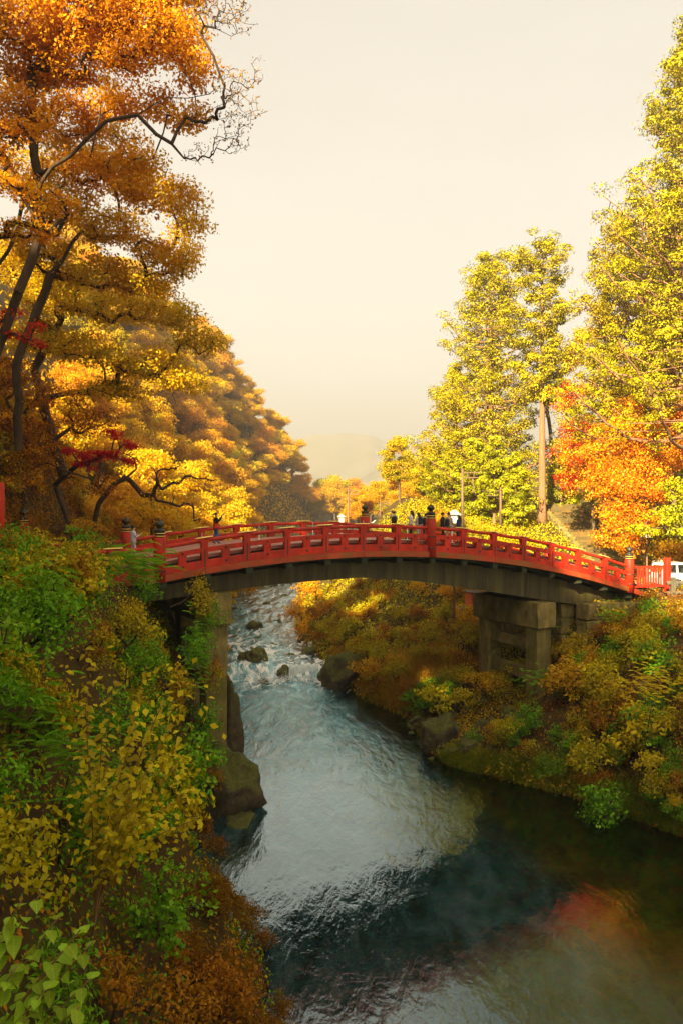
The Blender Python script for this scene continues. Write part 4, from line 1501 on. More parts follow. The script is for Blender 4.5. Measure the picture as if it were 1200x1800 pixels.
# right bank around the pier and towards the camera
for i in range(245):
    Y = rs.uniform(28, 50)
    d = rs.uniform(0.6, 15)
    X = float(xr(Y)) + d
    if X / Y > 0.47:
        continue
    # keep the pier legs, the rubble point and the road in view
    k = 600 + F * X / Y
    if k > 1075 and HORIZON + (H - tz(X, Y) - 1.5) * F / Y < 1062:
        continue
    if Y < 45 and 740 < k < 905 and d < 4.5:
        continue
    if 838 < k < 990 and 36 < Y < 46.5:
        continue
    kind = rs.choice(['olive', 'mixed', 'green', 'mixed', 'rust', 'olive', 'fern', 'pale', 'green', 'pale', 'gold'])
    place_shrub(kind, X, Y, rs.uniform(0.75, 1.35), '%s %s' % (shrub_words[kind], right_zone(k, tz(X, Y))), 'shrubs on the right bank')
for i in range(46):
    Y = rs.uniform(29, 41.5)
    d = rs.uniform(0.5, 3.4)
    X = float(xr(Y)) + d
    k = 600 + F * X / Y
    if X / Y > 0.46 or (740 < k < 900 and d < 1.6):
        continue
    kind = rs.choice(['green', 'fern', 'olive', 'green', 'mixed', 'pale'])
    place_shrub(kind, X, Y, rs.uniform(0.5, 0.95), 'low %s on the mossy waterline of the right bank' % shrub_words[kind], 'shrubs along the right waterline')
for i in range(16):
    px_, Y = rs.uniform(1040, 1215), rs.uniform(56.5, 61)
    X = (px_ - 600) / F * Y
    if abs(X - 21.4) < 3.0:
        continue
    place_shrub('gold', X, Y, rs.uniform(0.9, 1.5), 'golden bush on the sunny bank behind the white car', 'golden bushes behind the car')
for (x, Y, z, kind, sc_, lab) in [(335, 34.5, 7.6, 'green', 0.9, 'green shrub hiding the upper left side of the left pier'), (340, 34.2, 5.4, 'mixed', 0.9, 'mottled shrub hiding the left pier column halfway'), (342, 33.8, 3.2, 'green', 0.85, 'green shrub at the lower left of the left pier'), (335, 33.2, 1.4, 'rust', 0.9, 'rusty shrub above the big left boulder'),
                                  (300, 34.0, 8.6, 'olive', 1.1, 'olive shrub under the left end of the bridge edge'), (310, 33.5, 6.4, 'green', 1.0, 'leafy shrub on the cliff left of the left pier')]:
    place_shrub(kind, (x - 600) / F * Y, Y, sc_, lab, z=z - 0.5)
# right bank upstream, seen under the arch
for i in range(120):
    Y = rs.uniform(50, 74)
    d = rs.uniform(0.5, 13)
    X = float(xr(Y)) + d
    kind = rs.choice(['mixed', 'olive', 'mixed', 'rust', 'gold', 'olive', 'rust'])
    place_shrub(kind, X, Y, rs.uniform(0.8, 1.3), '%s %s seen under the bridge arch, %s' % (shrub_words[kind], 'at the water edge' if d < 3 else 'halfway up the slope' if d < 8 else 'high on the slope', 'just behind the bridge' if Y < 58 else 'further upstream'), 'shrubs on the slope under the arch')
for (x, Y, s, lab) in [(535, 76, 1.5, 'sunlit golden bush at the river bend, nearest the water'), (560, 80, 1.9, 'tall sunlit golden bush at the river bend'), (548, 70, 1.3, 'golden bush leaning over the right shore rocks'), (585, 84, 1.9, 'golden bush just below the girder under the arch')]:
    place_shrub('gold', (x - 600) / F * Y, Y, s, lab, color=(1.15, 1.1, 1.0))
place_shrub('green', (755 - 600) / F * 49, 49, 0.85, 'round dark green bush in the dry golden grass', color=(0.8, 1.0, 0.8))
place_shrub('green', (1085 - 600) / F * 42, 42, 0.8, 'bright green sapling at the right foot of the girder', color=(1.1, 1.3, 1.0))
place_shrub('pale', (1130 - 600) / F * 35, 35, 1.5, 'spreading pale yellow shrub at the right edge of the bank', color=(1.1, 1.0, 0.8))
place_shrub('green', (1060 - 600) / F * 33.5, 33.5, 1.3, 'large green bush hanging to the water on the right bank', color=(0.9, 0.95, 0.8))
# russet thicket at the foot of the frame
for i in range(30):
    Y = rs.uniform(15, 21.3)
    X = float(xl(Y)) - rs.uniform(-0.15, 1.9)
    part_ = ('nearest the viewer' if Y < 17 else 'in the middle' if Y < 19 else 'farthest out by the water')
    place_shrub('rust', X, Y, rs.uniform(0.45, 0.68), 'russet twiggy shrub in the thicket at the bottom edge, %s' % part_, 'russet thicket at the bottom edge', color=(0.62, 0.66, 0.7))
# hanging growth on the left cliff behind the bridge end
for i in range(60):
    Y = rs.uniform(37, 56)
    X = rs.uniform(-21, -16.3)
    if X < -0.46 * Y:
        continue
    kind = rs.choice(['rust', 'mixed', 'rust', 'gold', 'olive'])
    place_shrub(kind, X, Y, rs.uniform(0.9, 1.5), '%s on the dark cliff left of the bridge' % shrub_words[kind], 'shrubs on the dark cliff', tilt=0.9)
for i in range(30):
    Y = rs.uniform(45, 60)
    X = float(xl(Y)) - rs.uniform(1, 8)
    kind = rs.choice(['gold', 'rust', 'gold', 'mixed'])
    place_shrub(kind, X, Y, rs.uniform(0.9, 1.6), '%s behind the left bridge end' % shrub_words[kind], 'bushes behind the left bridge end')

# ------------------------------------------------------------------ stuff: ground cover, grasses
def scatter(name, label_mat, n, region, size, seed, lift=0.25, jit=0.7, aspect=0.6, cond=None):
    rng = np.random.default_rng(seed)
    x0, x1, y0, y1 = region
    X, Y = rng.uniform(x0, x1, n), rng.uniform(y0, y1, n)
    keep = (X < xl(Y) - 0.05) | (X > xr(Y) + 0.05)
    if cond is not None:
        keep &= cond(X, Y)
    keep &= np.abs(X) < 0.52 * Y + 2
    X, Y = X[keep], Y[keep]
    Z = terrain_fast(X, Y)
    e = 0.3
    N = unit(np.stack([-(terrain_fast(X + e, Y) - terrain_fast(X - e, Y)) / (2 * e), -(terrain_fast(X, Y + e) - terrain_fast(X, Y - e)) / (2 * e), np.ones_like(X)], -1))
    P = np.stack([X, Y, Z], -1) + N * (rng.random(len(X)) ** 1.6 * lift)[:, None]
    me = leaves_mesh(name, P, N, size, rng, jit=jit, aspect=aspect)
    return structure(ob(name, me, label_mat), 'stuff')


scatter('ground_cover', M['lf_brown'], 24000, (-20, 2, 7, 40), 0.10, 1, 0.35)
scatter('ground_cover', M['lf_olive'], 50000, (-20, 2, 7, 40), 0.10, 2, 0.45, cond=lambda x, y: vnoise(x * 0.6, y * 0.6) > 0.42)
scatter('ground_cover', M['lf_green'], 60000, (-20, 2, 7, 40), 0.10, 3, 0.5, cond=lambda x, y: vnoise(x * 0.5 + 9, y * 0.5) > 0.45)
scatter('ground_cover', M['lf_brown'], 36000, (3, 26, 26, 60), 0.12, 4, 0.4)
scatter('ground_cover', M['lf_olive'], 90000, (3, 26, 26, 60), 0.12, 5, 0.5, cond=lambda x, y: vnoise(x * 0.5, y * 0.5 + 4) > 0.40)
scatter('ground_cover', M['lf_olive'], 40000, (-6, 16, 52, 90), 0.2, 6, 0.6)
scatter('ground_cover', M['lf_brown'], 50000, (-24, -13, 36, 60), 0.16, 7, 0.5, cond=lambda x, y: vnoise(x * 0.7, y * 0.7 + 4) > 0.45)
scatter('ground_cover', M['lf_amber'], 45000, (-90, -4, 56, 240), 0.6, 8, 1.0)
scatter('ground_cover', M['lf_pale'], 50000, (12, 40, 52, 100), 0.17, 9, 0.5, cond=lambda x, y: np.abs(x - 21.3) > 2.0)


def blades(name, m, pts, h, w, rng, lean=0.35):
    P = np.array(pts)
    n = len(P)
    a = rng.uniform(0, 6.28, n)
    d = np.stack([np.cos(a), np.sin(a), np.zeros(n)], -1)
    s = np.stack([-np.sin(a), np.cos(a), np.zeros(n)], -1)
    hh = h * rng.uniform(0.5, 1.2, n)[:, None]
    ln = lean * rng.uniform(0.2, 1.5, n)[:, None]
    up = np.array([0, 0, 1.0])
    v = np.empty((n, 6, 3))
    v[:, 0] = P - s * w
    v[:, 1] = P + s * w
    mid = P + up * hh * 0.6 + d * hh * ln * 0.35
    v[:, 2] = mid + s * w * 0.8
    v[:, 3] = mid - s * w * 0.8
    tip = P + up * hh * (1 - 0.3 * ln) + d * hh * ln
    v[:, 4] = tip + s * w * 0.15
    v[:, 5] = tip - s * w * 0.15
    b = (np.arange(n) * 6)[:, None]
    Q = np.concatenate([b + np.array([[0, 1, 2, 3]]), b + np.array([[3, 2, 4, 5]])], 0)
    return structure(ob(name, np_mesh(name, v.reshape(-1, 3), Q), m), 'stuff')


rg = np.random.default_rng(8)


def grass_patch(name, m, cx, cy, rx, ry, n, h, w, lean=0.35):
    X = cx + rg.normal(size=n) * rx
    Y = cy + rg.normal(size=n) * ry
    Z = terrain_fast(X, Y)
    k = Z > wlev(Y) - 0.05
    return blades(name, m, np.stack([X, Y, Z - 0.03], -1)[k], h, w, rg, lean)


grass_patch('dry_grass', M['lf_straw'], 4.7, 51.7, 1.3, 1.0, 5000, 1.3, 0.016, 0.6)
grass_patch('dry_grass', M['lf_straw'], 2.7, 53.8, 0.9, 0.8, 2500, 1.1, 0.016, 0.6)
grass_patch('dry_grass', M['lf_straw'], 0.9, 59.4, 0.7, 0.6, 1800, 1.2, 0.016, 0.5)
for Y in np.arange(29, 41.5, 0.5):
    grass_patch('bank_grass', M['lf_grass'], float(xr(Y)) + 0.5, Y, 0.36, 0.35, 900, 0.5, 0.012, 0.7)
for Y in np.arange(41.5, 45.5, 0.7):
    grass_patch('bank_grass', M['lf_grass'], float(xr(Y)) + 0.7, Y, 0.35, 0.4, 300, 0.35, 0.012, 0.7)
for Y in np.arange(21, 36, 0.6):
    grass_patch('bank_grass', M['lf_grass'], float(xl(Y)) - 0.35, Y, 0.2, 0.35, 220, 0.35, 0.012, 0.7)

# ------------------------------------------------------------------ plants with leaves large enough to single out
def leaf_shape(name, L_, W_, teeth=0.0, fold=0.10, droop=0.15):
    prof = [(0.0, 0.02), (0.12, 0.55), (0.3, 0.95), (0.5, 1.0), (0.7, 0.72), (0.87, 0.33), (1.0, 0.0)]
    V = []
    for t, w in prof:
        z = -droop * L_ * t * t
        V.append((t * L_, 0, z))
    nmid = len(prof)
    for sgn in (1, -1):
        for i, (t, w) in enumerate(prof[1:-1]):
            V.append((t * L_ - 0.02 * L_ * (i % 2), sgn * w * W_ / 2 * (1 + teeth * (i % 2)), -droop * L_ * t * t + fold * W_ * w * 0.5))
    Fa = []
    k = nmid - 2
    for s in (0, 1):
        o = nmid + s * k
        tri = [(0, 1, o)] + [(i, i + 1, o + i, o + i - 1) for i in range(1, k)] + [(k, k + 1, o + k - 1)]
        Fa += tri if s == 0 else [tuple(reversed(f)) for f in tri]
    return py_mesh(name, V, Fa, True)


def leafy_plant(name, label, root, stems, leaf_mes, leafm, spacing, rng, twig=0.008, stemm=None, droop=0.3, spread=1.0, first=0.25):
    """stems: lists of points from the root outwards; leaves alternate along the stems"""
    root = np.array(root, float)
    t = thing(name, label, 'plant', root)
    n_leaf = 0
    for st in stems:
        pts = [np.array(p, float) - root for p in st]
        # smooth
        for _ in range(2):
            q = [pts[0]]
            for a, b in zip(pts[:-1], pts[1:]):
                q += [a * 0.75 + b * 0.25, a * 0.25 + b * 0.75]
            q.append(pts[-1])
            pts = q
        rad = [max(twig * 0.35, twig * (1 - 0.75 * i / len(pts))) for i in range(len(pts))]
        ob('stem', tube_mesh('stem', pts, rad, 6), stemm or M['wood_brown'], t)
        A = np.array(pts)
        seg = np.linalg.norm(np.diff(A, axis=0), axis=1)
        cum = np.concatenate([[0], np.cumsum(seg)])
        s = cum[-1] * first
        side = 1
        while s < cum[-1]:
            i = min(np.searchsorted(cum, s) - 1, len(A) - 2)
            i = max(i, 0)
            p = A[i] + (A[i + 1] - A[i]) * ((s - cum[i]) / max(seg[i], 1e-6))
            d = Vector(A[i + 1] - A[i]).normalized()
            sd = d.cross(Vector((0, 0, 1)))
            sd = sd.normalized() if sd.length > 0.05 else Vector((1, 0, 0))
            x = (d * rng.uniform(0.2, 0.7) + sd * side * spread + Vector((0, 0, -droop * rng.uniform(0.2, 1.6)))).normalized()
            z = (Vector((0, -0.35, 1)) + Vector(rng.normal(size=3)) * 0.35)
            z = (z - x * z.dot(x)).normalized()
            y = z.cross(x)
            mat = Matrix((x, y, z)).transposed()
            o = ob('leaf', leaf_mes[n_leaf % len(leaf_mes)], leafm, t, p, mat.to_euler())
            sc_ = rng.uniform(0.7, 1.15)
            o.scale = (sc_, sc_, sc_)
            n_leaf += 1
            side = -side
            s += spacing * rng.uniform(0.7, 1.3)
    return t


def vein_leaves(m, L_):
    """pale midrib and side veins, uneven tone from leaf to leaf"""
    nt = m.node_tree
    hs = [n for n in nt.nodes if n.bl_idname == 'ShaderNodeHueSaturation'][0]
    tc = nt.nodes.new('ShaderNodeTexCoord')
    sp = nt.nodes.new('ShaderNodeSeparateXYZ')
    nt.links.new(tc.outputs['Object'], sp.inputs[0])
    ay = math_node(nt, 'ABSOLUTE', sp.outputs['Y'])
    mid = map_range(nt, ay, 0.0, 0.022 * L_, 1.0, 0.0)
    ph = math_node(nt, 'MULTIPLY', math_node(nt, 'MULTIPLY_ADD', ay, -0.7, sp.outputs['X']), 2 * math.pi * 8 / L_)
    side = map_range(nt, math_node(nt, 'SINE', ph), 0.72, 1.0, 0.0, 0.55)
    v = math_node(nt, 'MAXIMUM', mid, side)
    oi = nt.nodes.new('ShaderNodeObjectInfo')
    nz = tex_noise(nt, 5.0 / L_, 4, 0.6, tc.outputs['Object'])
    val = math_node(nt, 'MULTIPLY_ADD', v, 0.38, math_node(nt, 'MULTIPLY_ADD', oi.outputs['Random'], 0.55, math_node(nt, 'MULTIPLY_ADD', nz.outputs['Fac'], 0.5, 0.35)))
    nt.links.new(val, hs.inputs['Value'])


M['leaf_near'] = leaf_mat('near_lime_leaves', [(0.20, 0.36, 0.02), (0.34, 0.52, 0.03), (0.52, 0.62, 0.04)], trans=0.45, var=0.2, nscale=2.0)
M['leaf_gold'] = leaf_mat('near_gold_leaves', [(0.28, 0.22, 0.008), (0.46, 0.36, 0.010), (0.62, 0.48, 0.02)], trans=0.4, var=0.2, nscale=1.2)
vein_leaves(M['leaf_near'], 0.105)
vein_leaves(M['leaf_gold'], 0.16)
rn = np.random.default_rng(3)
near_leaf = [leaf_shape('leaf', 0.095, 0.056, 0.12, 0.2, 0.3), leaf_shape('leaf', 0.075, 0.046, 0.12, 0.25, 0.15), leaf_shape('leaf', 0.11, 0.062, 0.12, 0.15, 0.4)]
rootn = np.array([-1.9, 3.3, 9.2])
stems = []
for (x, y, Y) in [(165, 1655, 3.5), (150, 1625, 3.5), (105, 1610, 3.6), (75, 1565, 3.4), (40, 1580, 3.4), (160, 1720, 3.4), (140, 1770, 3.3), (100, 1690, 3.5), (60, 1660, 3.4), (30, 1700, 3.3), (120, 1660, 3.6), (80, 1740, 3.3), (20, 1620, 3.4), (50, 1790, 3.2)]:
    tip = at(x, y, Y)
    mid = rootn * 0.45 + tip * 0.55 + np.array([-0.12, 0, 0.10])
    stems.append([rootn, mid, tip])
leafy_plant('leafy_sapling', 'bright green sapling with large toothed leaves in the bottom left corner', rootn, stems, near_leaf, M['leaf_near'], 0.048, rn, first=0.42)

gold_leaf = [leaf_shape('leaf', 0.14, 0.088, 0.1, 0.25, 0.35), leaf_shape('leaf', 0.115, 0.078, 0.1, 0.1, 0.15), leaf_shape('leaf', 0.16, 0.095, 0.1, 0.3, 0.5)]
rootg = np.array([-3.9, 12.6, tz(-3.9, 12.6)])
stems = []
for (x, y, Y) in [(150, 1140, 12.5), (260, 1165, 12.5), (200, 1195, 12), (300, 1205, 12), (330, 1225, 12), (335, 1270, 12), (280, 1250, 11.5), (240, 1270, 11.5), (180, 1290, 11.5), (320, 1330, 12), (300, 1380, 12), (260, 1350, 11.5), (210, 1370, 11.5), (330, 1390, 12.3), (290, 1430, 12), (240, 1430, 11.5), (160, 1400, 11.5), (150, 1230, 12), (345, 1440, 12.4), (200, 1460, 11.6)]:
    tip = at(x, y, Y)
    b = rootg + np.array([0, 0, 0.9])
    mid = b * 0.5 + tip * 0.5 + np.array([0, 0, 0.35])
    stems.append([rootg, b, mid, tip])
leafy_plant('yellow_leaved_shrub', 'large drooping shrub with broad yellow leaves on the left bank', rootg, stems, gold_leaf, M['leaf_gold'], 0.088, rn, droop=0.7, first=0.45, twig=0.014)
ysh = bpy.data.objects['yellow_leaved_shrub']
PP = []
for st in stems:
    for q in range(30):
        t_ = rn.uniform(0.35, 1.05)
        c_ = np.array(st[1]) * (1 - t_) ** 2 + 2 * np.array(st[2]) * t_ * (1 - t_) + np.array(st[3]) * t_ * t_
        PP.append(c_ + rn.normal(size=3) * np.array([0.20, 0.22, 0.12]) - rootg)
ob('foliage', leaves_mesh('foliage', np.array(PP), np.tile([0.1, -0.5, 0.8], (len(PP), 1)), 0.12, rn, aspect=0.65, jit=0.5), M['lf_pale'], ysh)['kind'] = 'stuff'

# feathery fronds (pinnate leaves): one mesh per frond
def frond_mesh(name, Lf, n, lw, rng):
    V, Fa = [], []
    for i in range(n):
        t = (i + 1) / n
        x = Lf * t
        z = -0.25 * Lf * t * t
        ll = lw * (0.55 + 0.6 * math.sin(math.pi * min(1, 0.15 + 0.75 * t)))
        for s in (1, -1):
            b = len(V)
            V += [(x, 0, z), (x + ll * 0.30, s * ll * 0.45, z + 0.02), (x + ll * 0.45, s * ll, z - ll * 0.25), (x - ll * 0.02, s * ll * 0.55, z + 0.005)]
            Fa.append((b, b + 1, b + 2, b + 3) if s > 0 else (b + 3, b + 2, b + 1, b))
    b = len(V)
    for i in range(5):
        t = i / 4
        V += [(Lf * t, 0.006, -0.25 * Lf * t * t), (Lf * t, -0.006, -0.25 * Lf * t * t - 0.004)]
    for i in range(4):
        Fa.append((b + 2 * i, b + 2 * i + 1, b + 2 * i + 3, b + 2 * i + 2))
    return py_mesh(name, V, Fa)


def frond_plant(label, tipxy, Y, n, Lf, m, rng, spreadx, spready, lean=(0, 0), name='sumac_sapling'):
    """fronds fan from a few stems round a photo position"""
    c = at(tipxy[0], tipxy[1], Y)
    root = np.array([c[0] - 0.3, c[1] + 0.2, tz(c[0] - 0.3, c[1] + 0.2)])
    t = thing(name, label, 'sapling', root)
    mes = [frond_mesh('frond', Lf * f, 13, Lf * 0.20, rng) for f in (0.8, 1.0, 1.15)]
    top = c - root
    ob('stem', tube_mesh('stem', [(0, 0, 0), tuple(top * 0.5 + np.array([-0.1, 0, 0.05])), tuple(top)], [0.03, 0.02, 0.008], 6), M['bark'], t)
    for i in range(n):
        p = top + np.array([rng.normal() * spreadx, rng.normal() * spreadx * 0.7, rng.normal() * spready])
        a = rng.uniform(-0.9, 0.9) + (0 if rng.random() < 0.72 else math.pi)
        fr = ob('frond', mes[i % 3], m, t, p, (rng.normal() * 0.35, rng.uniform(-0.35, 0.25), a))
    return t


rf = np.random.default_rng(9)
frond_plant('green feathery sapling in front of the left bridge railing', (235, 990), 24, 130, 0.38, M['lf_lime'], rf, 0.42, 0.26)
frond_plant('large green feathery sapling at the left edge under the railing', (60, 1045), 19, 170, 0.33, M['lf_lime'], rf, 0.5, 0.32)
frond_plant('green feathery sapling hanging beside the left pier column', (345, 1150), 27, 90, 0.26, M['lf_green'], rf, 0.22, 0.75)
frond_plant('dark green feathery sapling among the yellow leaves', (130, 1330), 13, 70, 0.3, M['lf_green'], rf, 0.35, 0.4)
frond_plant('green feathery sapling low at the left edge', (40, 1240), 14, 80, 0.32, M['lf_green'], rf, 0.4, 0.4)
frond_plant('green feathery sapling at the foot of the right pier', (945, 1190), 41, 90, 0.3, M['lf_green'], rf, 0.55, 0.3)
frond_plant('green feathery sapling below the right girder end', (1080, 1085), 43, 90, 0.32, M['lf_lime'], rf, 0.5, 0.3)
frond_plant('pale yellow feathery sapling at the right picture edge', (1150, 1200), 34, 170, 0.30, M['lf_pale'], rf, 0.8, 0.4)
#--PART4--

# ------------------------------------------------------------------ road, stairs, walls at the right
def ground_sheet(name, poly_fn, m, us, vs, lift):
    V, nu, nv = [], len(us), len(vs)
    for v in vs:
        for u in us:
            x, y, z = poly_fn(u, v)
            V.append((x, y, z + lift))
    idx = np.arange(nu * nv).reshape(nv, nu)
    Q = np.stack([idx[:-1, :-1], idx[:-1, 1:], idx[1:, 1:], idx[1:, :-1]], -1).reshape(-1, 4)
    return structure(ob(name, np_mesh(name, np.array(V), Q, True), m))


ROADZ = 7.05
V = []
road_me = box_mesh('road', 40, 7.0, 0.6)
structure(ob('road', road_me, M['asphalt'], loc=(34.5, 53.8, ROADZ - 0.3), rot=(0, 0, 0.10)))
# stone kerb blocks along the road towards the river
st = thing('stone_stairs', 'long sunlit stone stairway climbing between the cedars at right', 'stairs', (21.0, 58.5, ROADZ))
N_ST = 30
for i in range(N_ST):
    w = 3.4 + 0.2 * math.sin(i * 1.7)
    s_ = ob('step', box_mesh('step', w, 0.72, 0.5, 0.02), M['step'], st, (0.3 + 0.012 * i, i * 0.68, i * 0.185 - 0.2), (0, 0, 0.02 * math.sin(i * 2.3)))
# stair side walls made of stones
wl1 = thing('stone_side_wall', 'low rough stone wall along the right side of the stairway', 'stone wall', (21.0, 58.5, ROADZ))
for i in range(26):
    stone_box('stone', 0.55, 0.8, 0.85, 200 + i, wl1, (2.4 + 0.012 * i, i * 0.78, i * 0.21 + 0.15), 0.06)
wl2 = thing('stone_side_wall', 'low rough stone wall along the left side of the stairway', 'stone wall', (21.0, 58.5, ROADZ))
for i in range(26):
    stone_box('stone', 0.5, 0.8, 0.6, 240 + i, wl2, (-1.85 + 0.012 * i, i * 0.78, i * 0.21 + 0.05), 0.06)
# pale rocks behind the car
for i in range(9):
    X = 23.4 + i * 0.85
    o = ob('rock', rock_mesh('rock', 300 + i, 0.75, 0.6, 0.9, 3), rough_mat('pale_bank_rock', (0.35, 0.30, 0.2), (0.55, 0.5, 0.38), 2, 0.9, 0.6) if i == 0 else bpy.data.materials['pale_bank_rock'], loc=(X, 59.2 + 0.3 * math.sin(i * 2.1), tz(X, 59.2) + 0.5 + 0.25 * math.sin(i * 3.3)))
    tag(o, 'pale sunlit rock on the bank behind the white car', 'rock', 'pale rocks behind the car')

# retaining wall below the road at the right edge
rw = thing('retaining_wall', 'ochre stone retaining wall below the road at the right edge', 'stone wall', (19.6, 43.6, 2.6), 0.2)
M['ochre'] = rough_mat('ochre_stone', (0.26, 0.16, 0.05), (0.42, 0.27, 0.09), 2.2, 0.9, 0.5)
for r_ in range(5):
    for c_ in range(6):
        stone_box('block', 1.0, 0.7, 0.82, 400 + r_ * 7 + c_, rw, (0.2 + c_ * 1.04 + 0.5 * (r_ % 2) - 1.0, 0, 0.4 + r_ * 0.86), 0.04, None, M['ochre'])

# dark wooden guard fence
gf = thing('guard_fence', 'dark weathered timber guard fence beside the white car', 'fence', (19.5, 47.4, 6.85), 0.12)
for i in range(6):
    ob('post', box_mesh('post', 0.30, 0.30, 1.35, 0.03), M['wood_dark'], gf, (0.2 + i * 1.12, 0, 0.62))
for z in (0.35, 0.95):
    ob('rail', tube_mesh('rail', [(-0.2, -0.02, z), (3.1, 0.02, z + 0.02), (6.4, 0, z)], [0.12, 0.125, 0.12], 10), M['wood_dark'], gf)

# ------------------------------------------------------------------ poles, lanterns, lamp
def utility_pole(label, x, Y, ytop, arm_dir, arm_len):
    p = at(x, ytop, Y)
    zb = tz(p[0], Y) - 0.2
    hh = p[2] - zb
    t = thing('utility_pole', label, 'pole', (p[0], Y, zb))
    ob('shaft', tube_mesh('shaft', [(0, 0, 0), (0, 0, hh * 0.5), (0, 0, hh)], [0.15, 0.13, 0.10], 10), M['pole'], t)
    for dz in (-0.35, -0.75):
        ob('crossarm', box_mesh('crossarm', arm_len, 0.08, 0.09), M['pole'], t, (arm_dir * (arm_len / 2 + 0.06), 0, hh + dz - 0.03 * (dz < -0.5)))
    for f in (0.35, 0.75):
        ob('brace', box_mesh('brace', 0.06, 0.06, 0.36), M['pole'], t, (arm_dir * arm_len * f, 0, hh - 0.56))
    ob('arm_tip', tube_mesh('arm_tip', [(0, 0, 0), (arm_dir * 0.5, 0, 0.05)], [0.04, 0.02], 6), M['pole'], t, (arm_dir * (arm_len + 0.06), 0, hh - 0.35))
    return t


utility_pole('tall brown pole with a double crossarm behind the last visitors', 812, 66, 823, 1, 1.25)
utility_pole('shorter brown pole with its crossarm pointing left', 879, 72, 856, -1, 1.2)
utility_pole('thin pole with crossarm behind the middle of the bridge', 612, 92, 857, 1, 1.2)
utility_pole('small distant pole between the two central bridge posts', 668, 118, 880, 1, 1.6)


def lantern(label, x, y, Y, w):
    """roofed paper lantern on a post; (x, y) is the top of the roof"""
    p = at(x, y, Y)
    zb = tz(p[0], Y)
    t = thing('roofed_lantern', label, 'lantern', (p[0], Y, p[2]))
    ob('lantern_box', box_mesh('lantern_box', w * 0.72, w * 0.72, w * 0.75), M['paper'], t, (0, 0, -w * 0.85))
    for sx in (-1, 1):
        for sy in (-1, 1):
            ob('frame_bar', box_mesh('frame_bar', w * 0.09, w * 0.09, w * 0.80), M['wood_brown'], t, (sx * w * 0.36, sy * w * 0.36, -w * 0.85))
    V = [(-w * 0.62, -w * 0.6, -w * 0.46), (w * 0.62, -w * 0.6, -w * 0.46), (w * 0.62, w * 0.6, -w * 0.46), (-w * 0.62, w * 0.6, -w * 0.46), (0, -w * 0.65, 0), (0, w * 0.65, 0)]
    ob('roof', py_mesh('roof', V, [(0, 3, 2, 1), (0, 1, 4), (2, 3, 5), (1, 2, 5, 4), (3, 0, 4, 5)]), M['roof_grey'], t)
    ob('base_plate', box_mesh('base_plate', w * 0.95, w * 0.95, w * 0.08), M['wood_brown'], t, (0, 0, -w * 1.28))
    hh = p[2] - w * 1.3 - zb
    ob('post', box_mesh('post', w * 0.22, w * 0.22, hh), M['wood_brown'], t, (0, 0, -w * 1.3 - hh / 2))
    return t


lantern('white roofed paper lantern behind the visitors right of the centre post', 797, 896, 54, 0.74)
lantern('small roofed lantern beside the thin pole behind the bridge', 600, 903, 88, 0.75)
lantern('tiny roofed lantern right of the left centre post', 659, 914, 100, 0.75)

lp = thing('street_lamp', 'brown street lamp with a square lantern head left of the white car', 'street lamp', (at(1136, 930, 56)[0], 56, ROADZ - 0.2))
hl = at(1136, 933, 56)[2] - ROADZ + 0.2
ob('post', lathe_mesh('post', [(0.14, 0), (0.12, 0.3), (0.07, 0.4), (0.055, hl - 0.5)], 10), M['pole'], lp)
ob('lantern_head', box_mesh('lantern_head', 0.36, 0.36, 0.44, 0, True, 1.25), M['paper'], lp, (0, 0, hl - 0.26))
for sx in (-1, 1):
    for sy in (-1, 1):
        ob('frame_bar', box_mesh('frame_bar', 0.05, 0.05, 0.48), M['pole'], lp, (sx * 0.19, sy * 0.19, hl - 0.26))
ob('cap', lathe_mesh('cap', [(0.36, hl - 0.03), (0.30, hl + 0.05), (0.06, hl + 0.16), (0.03, hl + 0.24)], 8, False), M['pole'], lp)

# small red hut under the right end
hp = at(838, 1052, 56)
hut = thing('red_hut', 'small orange red boarded hut half hidden behind the right pier', 'hut', (hp[0], 56, hp[2] - 0.55), 0.25)
for i in range(7):
    ob('board', box_mesh('board', 0.185, 0.06, 1.05), M['hut'], hut, (-0.57 + i * 0.19, -0.6, 0.5))
for i in range(6):
    ob('board', box_mesh('board', 0.06, 0.185, 1.05), M['hut'], hut, (-0.66, -0.50 + i * 0.19, 0.5))
ob('wall', box_mesh('wall', 1.2, 1.1, 1.0), M['hut'], hut, (0, 0, 0.49))
ob('trim', box_mesh('trim', 1.42, 0.05, 0.07), M['red'], hut, (0, -0.655, 0.62))
ob('platform', box_mesh('platform', 2.4, 1.6, 0.10), M['wood_dark'], hut, (-0.4, -0.1, -0.07))
ob('roof', box_mesh('roof', 1.6, 1.5, 0.08, 0, True, 0.9), M['wood_dark'], hut, (0, 0, 1.07))

# ------------------------------------------------------------------ white car
car = thing('white_car', 'white estate car parked behind the timber guard fence', 'car', (22.0, 51.6, ROADZ), 0.08)


def extrude_profile(name, pts, y0, y1, inset_top=0.0, zsplit=0.9):
    n = len(pts)
    V = []
    for y in (y0, y1):
        for x, z in pts:
            k = max(0, z - zsplit) * inset_top
            V.append((x, y + (k if y < 0 else -k), z))
    Fa = [tuple(range(n)), tuple(range(2 * n - 1, n - 1, -1))]
    for i in range(n):
        j = (i + 1) % n
        Fa.append((j, i, i + n, j + n))
    return py_mesh(name, V, Fa)


